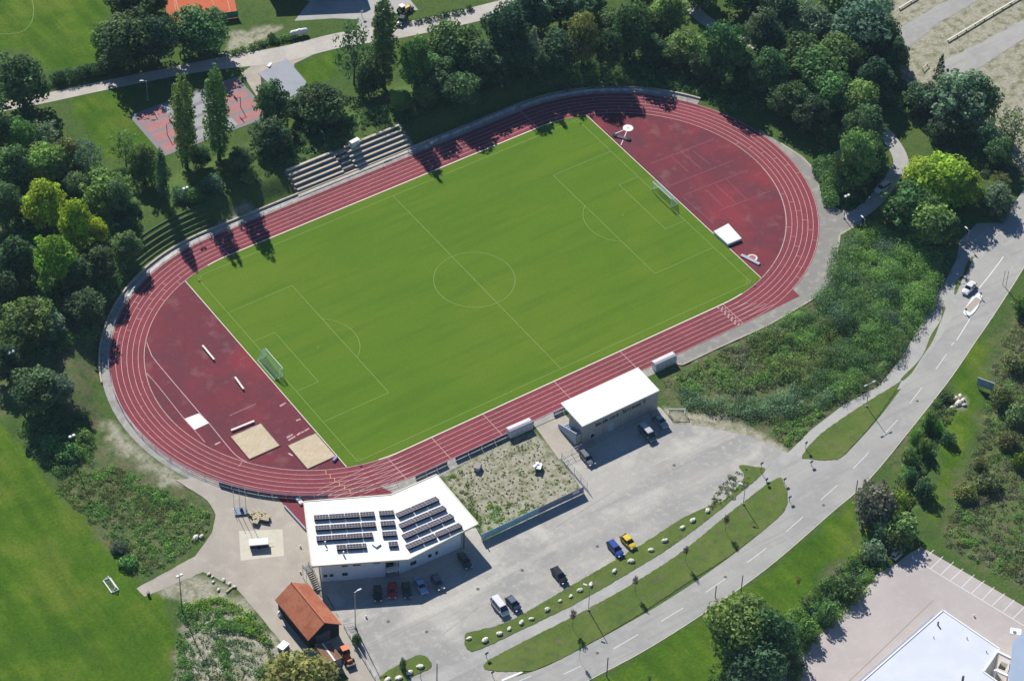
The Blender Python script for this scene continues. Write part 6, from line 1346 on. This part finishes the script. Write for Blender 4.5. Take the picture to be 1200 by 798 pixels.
# green wind screen on the clay court and house at the top
a, b = P(258, 24), P(279, 21); t = empty('court_fence', (a+b)/2, math.atan2((b-a).y, (b-a).x), 'green wind screen at the lower right corner of the clay court', 'fence'); L = (b-a).length; m = MB(); m.box((0, 0, 1.1), (L, .05, 2.0)); m.build('screen', GREENS, t)
for i in range(4): m = MB(); m.tube((-L/2+L*i/3, .06, 0), (-L/2+L*i/3, .06, 2.4), .05, n=6); m.build('post', DSTEEL, t)
ho = P(362, -6); hs = empty('house', ho, math.radians(-28), 'large house with dark roof cut by the top edge', 'house'); m = MB(); m.box((0, 6, 3.4), (21, 11, 6.8)); m.build('wall', PLASTER, hs)
m = MB(); m.quadset([(-11, -.2, 6.6), (11, -.2, 6.6), (11, 6, 10.5), (-11, 6, 10.5), (11, 12.2, 6.6), (-11, 12.2, 6.6)], [(0, 1, 2, 3), (3, 2, 4, 5), (5, 4, 1, 0)]); m.quadset([(-10.5, .5, 6.7), (-10.5, 11.5, 6.7), (-10.5, 6, 10.1)], [(0, 2, 1)]); m.quadset([(10.5, .5, 6.7), (10.5, 11.5, 6.7), (10.5, 6, 10.1)], [(0, 1, 2)]); m.build('roof', SLATE, hs)
windows(hs, (-10.5, .5), (10.5, .5), [(.15, 1.6, 1.2, 1.2), (.35, 1.6, 1.2, 1.2), (.65, 1.6, 1.2, 1.2), (.85, 1.6, 1.2, 1.2), (.25, 4.0, 1.2, 1.1), (.75, 4.0, 1.2, 1.1)])
m = MB(); m.box((2, -1.2, 1.4), (5, 3, 2.8)); m.build('porch', mat('pale_blue_porch', (.4, .5, .6)), hs)
# guard beams on the dirt car park
for (a, b), lb in ((((1053, 12), (1082, -6)), 'short pale beam on the grass strip at the top edge, left of the long one'), (((1110, 49.5), (1206, -8)), 'long pale beam on the grass strip of the dirt car park')):
    p, q = P(*a), P(*b); d = q-p; t = empty('guard_beam', (p+q)/2, math.atan2(d.y, d.x), lb, 'beam', 'pale beams of the dirt car park'); L = d.length; m = MB(); m.box((0, 0, .5), (L, .34, .18)); m.build('beam', KERBW, t)
    for i in range(max(2, int(L/3))): m = MB(); m.box((-L/2+.3+i*(L-.6)/max(1, int(L/3)-1), 0, .2), (.2, .2, .42)); m.build('post', BWOOD, t)
for (u, v), lb in (((1057, 77), 'dark wooden barrier at the end of the upper dirt lane'), ((1084, 80), 'small pale barrier left of the conifer')):
    p = P(u, v); t = empty('barrier', p, math.radians(20), lb, 'barrier'); m = MB(); m.box((0, 0, .8), (2.6, .14, .2)); m.build('bar', BWOOD if u < 1070 else KERBW, t)
    for x in (-1.1, 1.1): m = MB(); m.box((x, 0, .4), (.14, .14, .8)); m.build('post', BWOOD, t)
p = P(1169, 250); t = empty('bench', p, math.radians(-20), 'grey bench on the grass corner under the greyish tree', 'bench'); m = MB(); m.box((0, 0, .45), (2, .5, .07)); m.build('seat', STEEL, t)
for x in (-.8, .8): m = MB(); m.box((x, 0, .21), (.1, .4, .42)); m.build('leg', DSTEEL, t)
# lower right buildings
z_ = 6.0; rq = [P(1105, 715, z_), P(1171, 760, z_), P(1152.5, 787, z_), P(1175, 803, z_), P(1150, 860, z_), P(940, 860, z_)]
RO = Vector((rq[0].x, rq[0].y, 0)); hall = empty('hall', RO, 0, 'large flat white-roofed hall cut by the bottom edge at the lower right', 'building'); lp = [(p.x-RO.x, p.y-RO.y) for p in rq]
m = MB(); m.prism(lp, z_-.25, z_); m.build('roof', ROOFC, hall); cxy = Vector((sum(p[0] for p in lp)/6, sum(p[1] for p in lp)/6))
m = MB(); m.prism([tuple(cxy+(Vector(p)-cxy)*.985) for p in lp], 0, z_-.26); m.build('wall', PLASTER, hall)
m = MB()
for i in range(6):
    a, b = Vector(lp[i-1]), Vector(lp[i]); dd = (b-a).normalized(); n_ = Vector((-dd.y, dd.x))*.16; m.prism([a+n_, b+n_, b-n_, a-n_], z_-.3, z_+.12)
m.build('parapet', WHITE, hall)
a, b = Vector(lp[0]), Vector(lp[5]); dd = (b-a).normalized(); n_ = Vector((dd.y, -dd.x)); n_ = n_ if n_.x < 0 else -n_; m = MB(); m.prism([a+dd*1.5+n_*.1, b+n_*.1, b+n_*1.0, a+dd*1.5+n_*1.0], z_-1.3, z_-.9); m.build('side_gutter', mat('gutter_grey', (.3, .33, .42)), hall)
for u, v, s_ in ((1099, 732, .5), (1128, 797, .7), (1133, 748, .25), (1156, 764, .25), (1094, 747, .2)):
    p = P(u, v, z_)-RO; m = MB(); m.tube((p.x, p.y, z_), (p.x, p.y, z_+1.1*s_*1.6), .22*s_*1.6, n=10); m.build('roof_vent', DSTEEL, hall)
z_ = 9.0; rq = [P(1187, 752, z_), P(1203, 736, z_), P(1290, 790, z_), P(1260, 880, z_), P(1176, 850, z_)]; OO = Vector((rq[0].x, rq[0].y, 0)); off = empty('office_block', OO, 0, 'blue-grey office block with white projecting frames at the lower right corner', 'building'); lp = [(p.x-OO.x, p.y-OO.y) for p in rq]
m = MB(); m.prism(lp, z_-.3, z_); m.build('roof', mat('blue_roof', (.34, .43, .55), .5, noise=[(.4, .9, .5, .45, .6)]), off); cxy = Vector((sum(p[0] for p in lp)/5, sum(p[1] for p in lp)/5)); wq = [tuple(cxy+(Vector(p)-cxy)*.97) for p in lp]; m = MB(); m.prism(wq, 0, z_-.31); m.build('wall', WHITE, off)
windows(off, wq[0], wq[4], [(t_, zz, 1.6, 1.4) for t_ in (.1, .3, .5, .7, .9) for zz in (1.8, 4.6, 7.2)])
for (u, v), (u2, v2) in (((1170, 764), (1186, 772)), ((1166, 785), (1181, 792))):
    a, b = P(u, v, 6.5)-OO, P(u2, v2, 6.5)-OO; a.z = b.z = 6.5
    m = MB(); m.tube(a, b, .35, n=4); dn = Vector((0, 0, -6)); m.tube(a, a+dn, .3, n=4); m.build('projecting_frame', WHITE, off); m = MB(); c = (a+b)/2; m.box((c.x, c.y, 3.4), (1.8, 1.4, .15), .5); m.build('balcony', mat('balcony_floor', (.25, .25, .22)), off)
a = P(1190, 741, 7)-OO; m = MB(); m.box((a.x, a.y, 7.2), (2.2, 1.6, .5), -.8); m.box((a.x-.3, a.y+.2, 7.6), (.5, .5, .5), -.8); m.build('roof_unit', WHITE, off)
# ------------------------------------------------------------------ light and air
hz = MB(); hz.box((0, 0, 239), (12400, 12400, 490)); hm = bpy.data.materials.new('haze'); hm.use_nodes = True; hn = hm.node_tree.nodes; hn.remove(hn['Principled BSDF'])
pv = hn.new('ShaderNodeVolumePrincipled'); pv.inputs['Color'].default_value = (.55, .78, 1, 1); pv.inputs['Density'].default_value = .00004; hm.node_tree.links.new(pv.outputs[0], hn['Material Output'].inputs['Volume'])
tag(hz.build('haze', hm), 'thin blue air haze over the whole scene', 'haze', kind='stuff')
EL, AZ = math.radians(37), math.atan2(1.0, .2)
sd_ = Vector((math.cos(EL)*math.cos(AZ), math.cos(EL)*math.sin(AZ), math.sin(EL)))
sl_ = bpy.data.lights.new('sun', 'SUN'); sl_.energy = 4.9; sl_.angle = math.radians(.5); sl_.color = (1, .96, .9); so = bpy.data.objects.new('sun', sl_); C.objects.link(so); so.rotation_euler = (-sd_).to_track_quat('-Z', 'Y').to_euler(); so.location = (0, 0, 200)
wd_ = bpy.data.worlds.new('World'); S.world = wd_; wd_.use_nodes = True; N = wd_.node_tree.nodes; L = wd_.node_tree.links; sk = N.new('ShaderNodeTexSky'); sk.sky_type = 'NISHITA'; sk.sun_disc = False
sk.sun_elevation = EL; sk.sun_rotation = math.pi/2-AZ; sk.altitude = 400; sk.air_density = 1.2; sk.dust_density = 0; sk.ozone_density = 3
tn = N.new('ShaderNodeMix'); tn.data_type = 'RGBA'; tn.blend_type = 'MULTIPLY'; tn.inputs[0].default_value = 1; tn.inputs[7].default_value = (.62, .86, 1.15, 1); L.new(sk.outputs[0], tn.inputs[6]); L.new(tn.outputs[2], N['Background'].inputs[0]); N['Background'].inputs[1].default_value = .05
S.view_settings.view_transform = 'Standard'; S.view_settings.look = 'None'; S.view_settings.exposure = .38; S.view_settings.gamma = 1; S.view_settings.use_curve_mapping = False
S.render.engine = 'CYCLES'; S.cycles.max_bounces = 6; S.cycles.diffuse_bounces = 3; S.cycles.transparent_max_bounces = 4
S.render.resolution_x = 1024; S.render.resolution_y = 680
